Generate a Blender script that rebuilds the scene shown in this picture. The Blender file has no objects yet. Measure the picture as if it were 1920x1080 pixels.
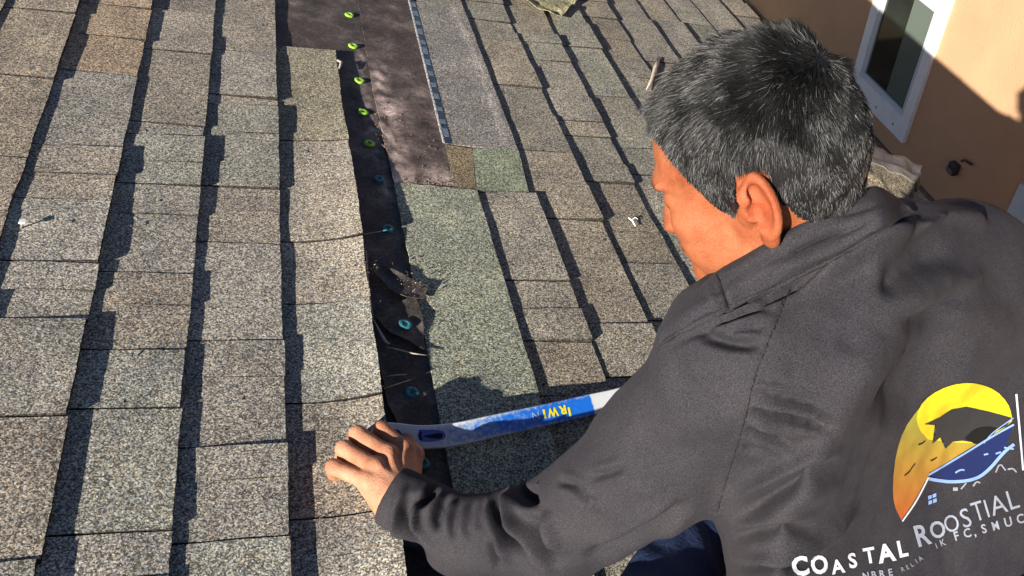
import bpy, bmesh, math, random
import numpy as np
from mathutils import Vector, Matrix, noise
from mathutils.bvhtree import BVHTree

random.seed(7); rng = np.random.default_rng(7)
S = bpy.context.scene; COL = S.collection
# ------------------------------------------------------------------ frame, camera, light
# everything is built in the roof's own frame: u = down the slope, v = along the courses, n = off the roof
PITCH = math.radians(17)
RM = Matrix.Rotation(PITCH, 4, 'Y')
F = 1654.8                      # focal length in 1920-wide pixels
CU = np.array([0.93938751, 0.07288351, 0.33502103]); CV = np.array([-0.20539854, -0.66275844, 0.72011297])
CN = np.array([0.27452238, -0.74527797, -0.60761683])
B = np.stack([CU, CV, CN])      # camera xyz (x right, y down, z ahead) -> roof frame
CAM = np.array([0., 0., 1.])
def J(px, py, d): return CAM + B @ (np.array([(px-960)/F, (py-540)/F, 1.0])*d)
def RP(px, py, h=0.0):
    r = B @ np.array([(px-960)/F, (py-540)/F, 1.0]); t = (h-1.0)/r[2]; return CAM + r*t
def proj(X):
    c = (np.asarray(X)-CAM) @ B; return np.stack([960+F*c[..., 0]/c[..., 2], 540+F*c[..., 1]/c[..., 2]], -1), c[..., 2]
cd = bpy.data.cameras.new('camera'); cam = bpy.data.objects.new('camera', cd); COL.objects.link(cam)
M = Matrix.Identity(4)
for i in range(3):
    M[i][0] = B[i][0]; M[i][1] = -B[i][1]; M[i][2] = -B[i][2]; M[i][3] = CAM[i]
cam.matrix_world = RM @ M
cd.sensor_width = 36; cd.lens = F/1920*36; cd.clip_start = .02; cd.clip_end = 500
S.camera = cam
AZ, EL = math.radians(39), math.radians(13.0)
sun_l = Vector((-math.cos(AZ)*math.cos(EL), -math.sin(AZ)*math.cos(EL), math.sin(EL)))     # towards the sun, roof frame
sun_w = (RM.to_3x3() @ sun_l).normalized()
sd = bpy.data.lights.new('sun', 'SUN'); sd.energy = 5.0; sd.angle = math.radians(.5); sd.color = (1, .93, .82)
so = bpy.data.objects.new('sun', sd); COL.objects.link(so)
so.rotation_euler = sun_w.to_track_quat('Z', 'Y').to_euler()
W = bpy.data.worlds.new('World'); S.world = W; W.use_nodes = True
nt = W.node_tree; bg = nt.nodes['Background']; sk = nt.nodes.new('ShaderNodeTexSky'); sk.sky_type = 'NISHITA'; sk.sun_disc = False; sk.air_density = .6; sk.dust_density = .3
sk.sun_elevation = math.asin(sun_w.z); sk.sun_rotation = math.atan2(sun_w.x, sun_w.y)
nt.links.new(sk.outputs[0], bg.inputs[0]); bg.inputs[1].default_value = .05
S.view_settings.view_transform = 'Standard'; S.view_settings.look = 'None'; S.view_settings.exposure = 1.25; S.view_settings.gamma = 1

# ------------------------------------------------------------------ helpers
def mk(name, verts, faces, mat=None, parent=None, smooth=False, tint=None):
    me = bpy.data.meshes.new(name)
    verts = np.asarray(verts, dtype=np.float32)
    if isinstance(faces, np.ndarray):
        k = faces.shape[1]; n = len(faces)
        me.vertices.add(len(verts)); me.vertices.foreach_set('co', verts.ravel())
        me.loops.add(n*k); me.loops.foreach_set('vertex_index', faces.astype(np.int32).ravel())
        me.polygons.add(n); me.polygons.foreach_set('loop_start', np.arange(0, n*k, k, dtype=np.int32))
        me.update(calc_edges=True)
    else:
        me.from_pydata([tuple(v) for v in verts.tolist()], [], faces)
    me.validate()
    if smooth: me.polygons.foreach_set('use_smooth', [True]*len(me.polygons))
    if tint is not None:
        a = me.color_attributes.new('tint', 'FLOAT_COLOR', 'POINT')
        c = np.ones((len(verts), 4), np.float32); c[:, :3] = tint; a.data.foreach_set('color', c.ravel())
    if mat: me.materials.append(mat)
    o = bpy.data.objects.new(name, me); COL.objects.link(o)
    if parent: o.parent = parent
    return o
def empty(name, loc=(0, 0, 0)):
    o = bpy.data.objects.new(name, None); COL.objects.link(o); o.location = loc; o.empty_display_size = .05; return o
def tag(o, label=None, cat=None, group=None, kind=None):
    if label: o['label'] = label
    if cat: o['category'] = cat
    if group: o['group'] = group
    if kind: o['kind'] = kind
    return o
def under(o, p):      # parent keeping the roof-frame vertices where they are
    o.parent = p; o.matrix_parent_inverse = Matrix.Translation(p.location).inverted(); return o
class MB:
    def __init__(s, edge=None): s.edge = edge; s.v = []; s.f = []; s.t = []
    def add(s, vs, fs, t=(1, 1, 1)):
        b = len(s.v); s.v += [tuple(x) for x in vs]; s.f += [tuple(i+b for i in f) for f in fs]; s.t += [tuple(t)]*len(vs)
    def box(s, o, ax, t=(1, 1, 1)):   # origin corner + 3 axis vectors
        o = np.array(o, float); a, b, c = [np.array(x, float) for x in ax]
        vs = [o, o+a, o+a+b, o+b, o+c, o+a+c, o+a+b+c, o+b+c]
        s.add(vs, [(0, 3, 2, 1), (4, 5, 6, 7), (0, 1, 5, 4), (1, 2, 6, 5), (2, 3, 7, 6), (3, 0, 4, 7)], t)
    def build(s, name, mat, parent=None, smooth=False, tint=True):
        o = mk(name, s.v, s.f, mat, None, smooth, np.array(s.t) if tint else None)
        bm = bmesh.new(); bm.from_mesh(o.data); s.edge is None and bmesh.ops.recalc_face_normals(bm, faces=bm.faces); bm.to_mesh(o.data); bm.free()
        if parent: under(o, parent)
        return o
def slab(mb, fn_top, nu, nv, thick, t=(1, 1, 1), skirt=None):
    """fn_top(i/nu, j/nv) -> (u,v,n); closed slab of given thickness (or skirt down to n=skirt)"""
    g = [[np.array(fn_top(i/nu, j/nv), float) for j in range(nv+1)] for i in range(nu+1)]
    vs = []; fs = []
    for r in g: vs += r
    N = len(vs)
    for r in g:
        for p in r: vs.append(np.array([p[0], p[1], skirt if skirt is not None else p[2]-thick]))
    id = lambda i, j: i*(nv+1)+j
    for i in range(nu):
        for j in range(nv):
            fs.append((id(i, j), id(i+1, j), id(i+1, j+1), id(i, j+1)))
            fs.append((N+id(i, j), N+id(i, j+1), N+id(i+1, j+1), N+id(i+1, j)))
    for j in range(nv):
        fs.append((id(0, j), id(0, j+1), N+id(0, j+1), N+id(0, j))); fs.append((id(nu, j+1), id(nu, j), N+id(nu, j), N+id(nu, j+1)))
    for i in range(nu):
        fs.append((id(i+1, 0), id(i, 0), N+id(i, 0), N+id(i+1, 0))); fs.append((id(i, nv), id(i+1, nv), N+id(i+1, nv), N+id(i, nv)))
    if callable(t):
        tl = [tuple(t(p[0], p[1])) for p in vs]; t = (1, 1, 1)
        for q in range(N, len(vs)): tl[q] = tuple(np.array(tl[q])*.5)
        n0 = len(mb.v); mb.add(vs, fs, t); mb.t[n0:] = tl; return
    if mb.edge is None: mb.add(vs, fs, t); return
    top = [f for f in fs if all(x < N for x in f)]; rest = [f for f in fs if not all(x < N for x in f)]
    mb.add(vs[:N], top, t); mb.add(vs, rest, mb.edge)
def N1(x, y=0., z=0.): return noise.noise(Vector((x, y, z)))

def seg_dist(p, pts):
    best = np.full(len(p), 1e9); 
    L = sum(math.hypot(b[0]-a[0], b[1]-a[1]) for a, b in zip(pts[:-1], pts[1:])); acc = 0; tt = np.zeros(len(p))
    for a, b in zip(pts[:-1], pts[1:]):
        a = np.array(a, float); b = np.array(b, float); d = b-a; l = np.linalg.norm(d); t = np.clip((p-a) @ d/(d @ d), 0, 1); q = np.linalg.norm(p-a-t[:, None]*d, axis=1)
        m = q < best; best[m] = q[m]; tt[m] = (acc+t*l)[m]/L; acc += l
    return best, tt
def smooth_pts(pts, n=3):
    pts = [np.array(p, float) for p in pts]
    for _ in range(n):
        if len(pts) < 3: break
        q = [pts[0]]
        for a, b in zip(pts[:-1], pts[1:]): q += [a*.75+b*.25, a*.25+b*.75]
        pts = q+[pts[-1]]
    return pts
# ------------------------------------------------------------------ materials
def newmat(name, rough=.8, spec=.3):
    m = bpy.data.materials.new(name); m.use_nodes = True; n = m.node_tree; b = n.nodes['Principled BSDF']
    b.inputs['Roughness'].default_value = rough; b.inputs['Specular IOR Level'].default_value = spec
    return m, n, b
def nd(n, t, **k):
    x = n.nodes.new(t)
    for a, v in k.items(): setattr(x, a, v)
    return x
def ramp(n, fac, stops):
    r = n.nodes.new('ShaderNodeValToRGB'); e = r.color_ramp.elements
    while len(e) < len(stops): e.new(.5)
    for q, (p, c) in zip(e, stops): q.position = p; q.color = (*c, 1) if len(c) == 3 else c
    n.links.new(fac, r.inputs[0]); return r.outputs[0]
def mul(n, a, b, f=1, mode='MULTIPLY'):
    x = n.nodes.new('ShaderNodeMix'); x.data_type = 'RGBA'; x.blend_type = mode; x.inputs[0].default_value = f
    n.links.new(a, x.inputs[6]); n.links.new(b, x.inputs[7]); return x.outputs[2]
def objco(n): return n.nodes.new('ShaderNodeTexCoord').outputs['Object']
def noi(n, co, scale, detail=3, rough=.5):
    x = n.nodes.new('ShaderNodeTexNoise'); x.inputs['Scale'].default_value = scale; x.inputs['Detail'].default_value = detail
    x.inputs['Roughness'].default_value = rough; n.links.new(co, x.inputs['Vector']); return x.outputs['Fac']
def bump(n, b, h, strength, dist):
    x = n.nodes.new('ShaderNodeBump'); x.inputs['Strength'].default_value = strength; x.inputs['Distance'].default_value = dist
    n.links.new(h, x.inputs['Height']); n.links.new(x.outputs[0], b.inputs['Normal']); return x
def simple(name, col, rough=.6, spec=.4, var=0, vs=40, bmp=0, bs=200, metal=0):
    m, n, b = newmat(name, rough, spec); b.inputs['Metallic'].default_value = metal
    co = objco(n)
    if var:
        a = ramp(n, noi(n, co, vs, 5, .6), [(.3, [c*(1-var) for c in col]), (.7, [c*(1+var) for c in col])]); n.links.new(a, b.inputs['Base Color'])
    else: b.inputs['Base Color'].default_value = (*col, 1)
    if bmp: bump(n, b, noi(n, co, bs, 3), .6, bmp)
    return m
def granules(name, scale=500, lo=.26, hi=2.05, bstr=1.0):
    m, n, b = newmat(name, .95, .15); co = objco(n)
    vc = nd(n, 'ShaderNodeVertexColor'); vc.layer_name = 'tint'
    vo = nd(n, 'ShaderNodeTexVoronoi'); vo.inputs['Scale'].default_value = scale; n.links.new(co, vo.inputs['Vector'])
    sp = nd(n, 'ShaderNodeSeparateColor'); n.links.new(vo.outputs['Color'], sp.inputs[0])
    g = ramp(n, sp.outputs[0], [(0, (lo,)*3), (.28, (.42,)*3), (.55, (.95,)*3), (.85, (1.5,)*3), (1, (hi,)*3)])
    c = mul(n, vc.outputs[0], g)
    g2 = ramp(n, noi(n, co, 190, 3, .7), [(.3, (.62, .62, .63)), (.5, (1, 1, 1)), (.72, (1.38, 1.36, 1.32))]); c = mul(n, c, g2)
    g3 = ramp(n, noi(n, co, 9, 6, .65), [(.28, (.68, .69, .72)), (.52, (1.0, .99, .97)), (.75, (1.25, 1.23, 1.18))]); c = mul(n, c, g3)
    g5 = ramp(n, noi(n, co, 75, 2, .5), [(.22, (.25, .24, .24)), (.3, (1, 1, 1))]); c = mul(n, c, g5)
    # a few stray coloured granules
    g4 = ramp(n, sp.outputs[1], [(0, (.85, .95, 1.1)), (.5, (1, 1, 1)), (1, (1.15, 1, .85))]); c = mul(n, c, g4)
    n.links.new(c, b.inputs['Base Color'])
    ad = nd(n, 'ShaderNodeMath', operation='ADD'); n.links.new(sp.outputs[2], ad.inputs[0]); n.links.new(noi(n, co, 300, 2), ad.inputs[1])
    bump(n, b, ad.outputs[0], bstr, .0007)
    return m
m_shingle = granules('granule_shingle')
def mat_felt():
    m, n, b = newmat('roofing_felt', .75, .25); co = objco(n)
    a = ramp(n, noi(n, co, 14, 7, .65), [(.3, (.028, .022, .020)), (.5, (.060, .048, .043)), (.62, (.10, .082, .072)), (.78, (.22, .19, .165))])
    f = ramp(n, noi(n, co, 160, 3, .6), [(.3, (.55,)*3), (.7, (1.35,)*3)]); c = mul(n, a, f)
    vc = nd(n, 'ShaderNodeVertexColor'); vc.layer_name = 'tint'; c = mul(n, c, vc.outputs[0])
    n.links.new(c, b.inputs['Base Color']); bump(n, b, noi(n, co, 60, 6, .7), .7, .002); return m
m_felt = mat_felt()
m_tar = simple('tar_strip', (.02, .03, .045), .35, .5, .7, 90, .003, 120)
m_capg = simple('lime_plastic', (.26, .48, .05), .6, .25, .4, 200)
m_capb = simple('aqua_plastic', (.025, .15, .18), .6, .25, .5, 200)
m_nail = simple('galvanised_nail', (.45, .45, .45), .4, .5, metal=.6)
m_dust = simple('granular_debris', (.17, .12, .09), .95, .1, .5, 300)
m_white = simple('white_frame_paint', (.74, .73, .72), .45, .4, .05, 6)
m_wood = simple('board_edge', (.25, .2, .16), .8, .2, .3, 30)

# ------------------------------------------------------------------ roof
roof = empty('house_roof', (0.3, 1.2, 0)); tag(roof, 'weathered grey brown asphalt shingle roof with an opened strip down the middle', 'roof')
U = {0: -.295, 1: -.148, 2: -.009, 3: .131, 4: .271, 5: .403, 6: .536, 7: .669, 8: .806, 9: .938, 10: 1.073, 11: 1.206, 12: 1.342, 13: 1.476, 14: 1.61, 15: 1.745, 16: 1.88}
for k in range(-1, -9, -1): U[k] = U[k+1]-.139
V0, V1 = -.9, 4.6
def vv(x, y): return float(RP(x, y)[1])
slots_px = {0: [(50, 20), (50, 148), (25, 299)],
 1: [(215, 15), (190, 140), (110, 275), (180, 385), (90, 495), (110, 605), (60, 787)],
 2: [(340, 22), (330, 100), (312, 235), (320, 260), (292, 350), (268, 515), (255, 660), (240, 770), (207, 1003)],
 3: [(455, -8), (452, 101), (450, 184), (452, 202), (448, 355), (446, 459), (445, 644), (440, 842)],
 4: [(570, 95), (578, 271), (582, 459), (587, 575), (590, 760), (595, 976)],
 7: [(935, 363), (1007, 531), (1045, 643), (1065, 745)],
 8: [(925, 12), (948, 47), (940, 79), (987, 168), (1020, 288), (1070, 415), (1154, 611)],
 9: [(1000, 20), (1022, 70), (1033, 119), (1090, 233), (1097, 260), (1134, 345), (1207, 497)],
 10: [(1050, 10), (1092, 94), (1140, 185), (1156, 218), (1200, 330), (1245, 423)],
 11: [(1122, 37), (1171, 112)], 12: [(1187, 38), (1224, 118)], 13: [(1245, 42)]}
base_t = np.array([.298, .280, .246])
def lift4(u, v):     # the pried-up course beside the open strip
    a = max(0, min(1, (1.80-v)/.45)); a = a*a*(3-2*a); w = max(0, (u-.15)/.12)
    return (.020+.010*N1(v*9, 4))*a*w*w
def tab(mb, k, v0, v1, th, tint, ua=None, ub=None, real=False, nu=5, rnd=.0009):
    a = U[k-1]-.004 if ua is None else ua; b = U[k] if ub is None else ub
    b += random.uniform(-.0015, .0015); nv = max(2, int((v1-v0)/.007)); sk = random.uniform(-.0012, .0012)
    s = random.random()*50; dip = random.uniform(-.0008, .0008)
    def f(i, j):
        u = a+(b-a)*i; v = v0+(v1-v0)*j
        if i == 1: u += rnd*1.6*N1(v*120, s)+.0025*N1(v*9, s)
        v += rnd*N1(u*150, s+9)*(1 if j in (0, 1) else 0)+sk*i
        h = th*i+.0012*N1(u*14, v*9, s)+dip*i+.0003*N1(u*200, v*200)
        if real: h += lift4(u, v)+.001
        return (u, v, h)
    slab(mb, f, nu, nv, .0038, tint, None if real else -.003)
def tint_for(k, v):
    c = base_t*random.uniform(.86, 1.1)
    r = random.random()
    if r < .3: c = c*np.array([1.04, .99, .94])          # browner blend
    elif r < .5: c = c*np.array([.96, 1.0, .985])
    if k <= 0: c = base_t*np.array([1.08, .98, .88])*random.uniform(.85, 1.1)
    if k == 1 and v > 1.75: c = base_t*np.array([1.18, .98, .8])
    if k >= 7: c = c*np.array([.88, .87, .83])
    return c
deck = MB(); deck.box((U[-8]-.1, V0, -.03), [(1.93-U[-8]+.1, 0, 0), (0, V1-V0, 0), (0, 0, .0275)], (.3, .3, .3)); deck.build('roof_deck', m_felt, roof)
v4top = vv(570, 95); v7lo, v7hi = vv(930, 360), vv(920, 282); vtop = vv(815, 12)
for k in range(-7, 17):
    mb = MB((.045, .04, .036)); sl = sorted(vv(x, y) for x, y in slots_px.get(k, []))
    lo = V0; hi = V1
    # random joints outside the measured ones
    if not sl: sl = [random.uniform(0, .3)]
    while sl[0]-lo > .35: sl.insert(0, sl[0]-random.uniform(.12, .3))
    while hi-sl[-1] > .35: sl.append(sl[-1]+random.uniform(.12, .3))
    if k in (3,): pass
    ed = [lo]+sl+[hi]
    for a, b in zip(ed[:-1], ed[1:]):
        if b-a < .012: continue
        m = .5*(a+b)
        if k == 4 and m > v4top-1e-3 and m < 2.75: continue
        if k == 5 and m < 2.75: continue
        if k == 6 and m < vtop+.02: continue
        if k == 7 and v7lo-.001 < m < vtop: continue
        if k == 6 and a < vtop: a = vtop
        if k == 7 and a < vtop < b: a = vtop
        g = .0016
        th = random.choice([.0065, .0075, .009, .011, .013, .0145])
        if b-a < .06: th = .007
        t = tint_for(k, m)
        if k == 4 and abs(b-v4top) < .01: t = base_t*np.array([.95, .92, .78])
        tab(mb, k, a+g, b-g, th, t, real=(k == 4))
        # a laminated half tab gives the stepped butt shadow
        if random.random() < .55 and b-a > .12 and k != 4:
            L = (b-a)*random.uniform(.35, .6); o = a+g if random.random() < .5 else b-g-L
            t2 = t*random.uniform(.93, 1.05)
            s0 = random.random()*9
            def f(i, j, o=o, L=L, th=th, s0=s0): 
                u = U[k-1]+.002+(U[k]-U[k-1]-.0005)*i; v = o+L*j
                return (u+(.0015*N1(v*90, s0) if i == 1 else 0), v, th*i+.0002+.0026*min(1, i*2)+.0011*N1(u*14, v*9, s0))
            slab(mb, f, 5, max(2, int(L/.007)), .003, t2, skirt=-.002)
    if mb.v:
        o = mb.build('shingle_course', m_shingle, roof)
        if k == 4: o['label'] = 'lifted shingle course shading the opened strip'

# felt and exposed sheets in the opened strip
def quadsheet(name, mat, P4, z, nu, nv, t=(1, 1, 1), jag=.0015, wav=.0015, label=None, thick=.0025, ztop=None, colf=None):
    """P4 = roof-frame (u,v) corners: near-left, near-right, far-right, far-left"""
    A, Bq, C, D = [np.array(p, float) for p in P4]; s = random.random()*30
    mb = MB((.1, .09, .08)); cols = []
    def f(i, j):
        p = (A*(1-i)+Bq*i)*(1-j)+(D*(1-i)+C*i)*j
        e = jag if (i in (0, 1) or j in (0, 1)) else 0
        zz = z[0]*(1-i)+z[1]*i
        return (p[0]+e*N1(p[0]*60, p[1]*60, s)+e*2*N1(p[1]*12, s), p[1]+e*N1(p[0]*60, p[1]*60, s+5), zz+wav*N1(p[0]*15, p[1]*9, s))
    slab(mb, f, nu, nv, thick, t)
    o = mb.build(name, mat, roof, smooth=False)
    if label: o['label'] = label
    return o
def uv(x, y): return RP(x, y)[:2]
bot = .2
def S_u(v): # seam / green sheet left edge, follows the measured pixels
    pts = [(670, 0), (700, 180), (738, 345), (800, 660), (845, 900)]
    q = sorted([tuple(RP(*p)[[1, 0]]) for p in pts]); return float(np.interp(v, [a for a, _ in q], [b for _, b in q]))
# felt lower layer: L3..S, felt upper layer S..tar strip
quadsheet('roofing_felt', m_felt, [(.10, bot), (.42, bot), (.42, 2.8), (.10, 2.8)], (-.0005, -.0005), 80, 400, lambda u, v: np.array([1.3, 1.27, 1.26])*(1+max(0, 2.2*max(0, 1-abs(u-S_u(v)+.016)/.022)*(1 if 1.4 < v < 2.1 else 0)*(.4+N1(u*60, v*40)))), 0, .002, 'dark dusty felt under the cap nails')
v345 = vv(740, 345)
mb = MB()
def f(i, j):
    v = (v345-.02)*(1-j)+2.75*j; a = S_u(v)+.0025*N1(v*25)+.0012*N1(v*90); u = a*(1-i)+(.515)*i
    return (u, v, .003+.0012*N1(u*20, v*12, 7)+.002*(1-i)**6)
def dusty(u, v):
    x = (v-(v345-.02)); k = 0
    k += 1.6*max(0, 1-abs(v-v345-.02)/.05)*(.5+N1(u*30, v*30, 4))
    k += 2.0*max(0, 1-abs(u-S_u(v)-.02)/.035)*max(0, min(1, (2.05-v)/.12))*(.6+1.2*N1(u*45, v*35))
    k += .9*max(0, N1(u*16, v*11, 9)+.1)*max(0, min(1, (2.0-v)/.2))
    return np.array([1.45, 1.38, 1.34])*(1+2.6*max(0, k))
slab(mb, f, 70, 260, .002, dusty); o = mb.build('roofing_felt', m_felt, roof); o['label'] = 'upper lap of brown felt beside the tar strip'
# green-grey sheet
mb = MB()
def f(i, j):
    v = .1*(1-j)+v345*j; a = S_u(v)+.002*N1(v*30, 3); b = U[6]+.001*N1(v*100)+.002*N1(v*12); u = a*(1-i)+b*i
    if j == 1: v += .003*N1(u*80)
    return (u, v, .0045+.0045*i+.001*N1(u*12, v*9, 3))
slab(mb, f, 22, 150, .004, base_t*np.array([1.0, 1.12, 1.0]), skirt=-.001); o = mb.build('shingle_sheet', m_shingle, roof); o['label'] = 'long green grey uncovered shingle right of the dark strip'
# grey sheet right of the tar strip (upper)
T0, T1 = uv(766, 5), uv(831, 272)
def T_u(v): return float(np.interp(v, [T1[1], T0[1]], [T1[0], T0[0]]))
v280 = vv(900, 280)
mb = MB()
def f(i, j):
    v = v280*(1-j)+vtop*j; a = T_u(v); b = U[7]+.001*N1(v*100)+.0015*N1(v*14); u = a*(1-i)+b*i
    return (u, v, .0038+.005*i+.0006*i*N1(u*12, v*9, 3))
SC = smooth_pts([uv(848, 20), uv(880, 90), uv(905, 150), uv(925, 210), uv(948, 280)], 2)
def scuff(u, v):
    d, t = seg_dist(np.array([[u, v]]), SC); k = math.exp(-(d[0]/.011)**2)*(.65+.5*N1(u*70, v*25)); return base_t*np.array([.86, .86, .9])*(1+.75*max(0, k))
slab(mb, f, 60, 200, .004, scuff, skirt=-.001); o = mb.build('shingle_sheet', m_shingle, roof); o['label'] = 'grey uncovered shingle right of the tar strip'
# tar strip: dashes
mb = MB(); 
def f(i, j):
    v = v280*(1-j)+vtop*j; return (T_u(v)+.0035+.0165*i+.0008*N1(v*60, i*4), v, .0050+.0004*N1(v*50, i*5))
slab(mb, f, 3, 120, .001); o = mb.build('tar_strip', m_tar, roof); o['label'] = 'black adhesive strip with blue grey dashes'
md = simple('tar_film', (.12, .15, .19), .5, .4, .4, 150)
for j in range(13):
    t = (j+.4)/13.2; v = v280+.005+(vtop-v280)*t
    mb = MB(); Ld = random.uniform(.012, .036)
    def f(i, jj, v=v): 
        q = v+Ld*jj; return (T_u(q)+.0055+.012*i+.001*N1(q*100, i*7), q+.002*N1(i*3, q), .0058)
    slab(mb, f, 3, 6, .0008); under(mb.build('tar_dash', md, None), roof)
mb = MB()
def f(i, j):
    v = v280*(1-j)+vtop*j; return (T_u(v)-.001+.004*i+.0007*N1(v*80), v, .0054)
slab(mb, f, 2, 120, .003, (.42, .42, .44)); mb.build('sheet_edge', m_shingle, roof)
# brown and pale green patches at the joint
def patch(x0, y0, x1, y1, x2, y2, x3, y3, tint, z, label):
    quadsheet('shingle_patch', m_shingle, [uv(x0, y0), uv(x1, y1), uv(x2, y2), uv(x3, y3)], z, 14, 14, tint, .0015, .0008, label, .004)
patch(852, 357, 892, 360, 885, 283, 835, 275, base_t*np.array([.82, .7, .52]), (.0055, .0065), 'short brown shingle remnant under the tar strip')
patch(893, 362, 990, 366, 970, 286, 886, 283, base_t*np.array([.85, 1.02, .84]), (.007, .0085), 'pale green square of shingle')
# rubble on the felt near the joint
mb = MB()
for i in range(420):
    r = random.random()
    if r < .35: x, y = random.uniform(728, 850), 345+random.gauss(0, 5)
    elif r < .7: x, y = random.gauss(720, 10), random.uniform(180, 345)
    else: x, y = random.uniform(700, 850), random.uniform(190, 350)
    p = RP(x, y, .004); s = random.uniform(.0006, .0022)
    vs = [p+np.array([random.gauss(0, s) for _ in range(3)])*np.array([1, 1, .6]) for _ in range(5)]
    mb.add(vs, [(0, 1, 2), (0, 2, 3), (0, 3, 4), (1, 2, 4), (2, 3, 4), (0, 1, 4)])
tag(mb.build('loose_grit', m_dust), 'tan grit and crumbs scattered over the exposed felt', 'grit', kind='stuff')
# torn flaps of felt in the shadow strip
def flap(pts, label, h=.006, mat=m_felt, cx=.5, curl=.012, tint=(1, 1, 1), top=False, name='felt_scrap'):
    P = [RP(x, y, .003) for x, y in pts]; c = sum(P)/len(P); mb = MB(); n = len(P); ring = []
    R = 5; vs = [c+np.array([0, 0, h])]
    dense = []
    for i in range(n):
        for t in np.linspace(0, 1, 6)[:-1]: dense.append(P[i]*(1-t)+P[(i+1) % n]*t)
    D = len(dense)
    for r in range(1, R+1):
        for q in dense:
            w = r/R; p = c*(1-w)+q*w
            z = .004+h*(1-w*.4)+curl*(w**2)*(.5+.8*N1(p[0]*25, p[1]*25, h*99))
            vs.append(np.array([p[0]+(.0015*N1(p[0]*200, p[1]*200) if r == R else 0), p[1], z]))
    fs = [(0, 1+i, 1+(i+1) % D) for i in range(D)]
    for r in range(R-1):
        for i in range(D): fs.append((1+r*D+i, 1+(r+1)*D+i, 1+(r+1)*D+(i+1) % D, 1+r*D+(i+1) % D))
    N = len(vs); vs += [v-np.array([0, 0, .0015]) for v in vs]; fs += [tuple(reversed([i+N for i in f])) for f in fs]
    for i in range(D):
        a = 1+(R-1)*D+i; b = 1+(R-1)*D+(i+1) % D; fs.append((a, b, b+N, a+N))
    mb.add(vs, fs, tint); o = mb.build(name, mat, None, smooth=False)
    if top: tag(o, label, top)
    else: under(o, roof); o['label'] = label
    return o
flap([(692, 490), (742, 520), (800, 545), (794, 566), (760, 568), (728, 548), (700, 520)], 'curled black felt tear lapping onto the green shingle', .008, curl=.012, tint=(.8, .8, .85))
flap([(698, 598), (730, 628), (797, 664), (790, 600), (778, 560), (740, 575)], 'torn felt flap with a ragged pale lower edge', .006, curl=.008)
flap([(705, 665), (745, 690), (800, 745), (815, 830), (760, 830), (725, 760)], 'lowest dark felt flap near the hand', .004, curl=.005)
def strand(pts, r, mat, name, label, cat, h=None, parent=None, seg=6):
    P = [np.array(p) if len(p) == 3 and h is None else RP(p[0], p[1], h) for p in pts]; mb = MB(); vs = []; fs = []
    for i, p in enumerate(P):
        d = P[min(i+1, len(P)-1)]-P[max(i-1, 0)]; d = d/np.linalg.norm(d); a = np.cross(d, [0, 0, 1.0]); a = a/(np.linalg.norm(a)+1e-9); b = np.cross(a, d)
        rr = r[i] if isinstance(r, (list, tuple)) else r
        for q in range(seg): an = 2*math.pi*q/seg; vs.append(p+rr*(a*math.cos(an)+b*math.sin(an)))
    for i in range(len(P)-1):
        for q in range(seg): fs.append((i*seg+q, i*seg+(q+1) % seg, (i+1)*seg+(q+1) % seg, (i+1)*seg+q))
    fs.append(tuple(range(seg))); fs.append(tuple(range((len(P)-1)*seg, len(P)*seg)))
    mb.add(vs, fs); o = mb.build(name, mat, None, smooth=True)
    if parent: under(o, parent); 
    else: tag(o, label, cat)
    if parent and label: o['label'] = label
    return o
m_pale = simple('pale_fibre', (.42, .36, .3), .9, .1, .3, 200)
strand([(700, 600), (712, 622), (722, 640), (730, 645)], [.0014, .0022, .003, .0012], m_pale, 'torn_edge', 'pale torn felt edge', None, .018, roof)
strand([(724, 650), (745, 655), (770, 662), (800, 666)], [.0008, .0012, .0014, .0008], m_pale, 'torn_edge', None, None, .016, roof)
strand([(686, 470), (689, 520), (694, 560), (700, 598)], [.0012, .0016, .0012, .0008], m_pale, 'torn_edge', None, None, .013, roof)
strand([(722, 706), (745, 703), (762, 702)], [.0008, .001, .0006], m_pale, 'torn_edge', None, None, .012, roof)
mb = MB()
for i in range(120):
    c = random.choice([(768, 522), (775, 540), (690, 500), (690, 545)]); p = RP(c[0]+random.gauss(0, 12), c[1]+random.gauss(0, 12), random.uniform(.012, .03)); s = random.uniform(.0007, .0017)
    vs = [p+np.array([random.gauss(0, s) for _ in range(3)]) for _ in range(4)]; mb.add(vs, [(0, 1, 2), (0, 2, 3), (0, 1, 3), (1, 2, 3)], (.08, .08, .08) if i % 5 else (.4, .3, .22))
tag(mb.build('felt_crumbs', m_shingle), 'dark crumbs clinging to the torn felt edges', 'debris', kind='stuff')
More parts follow.
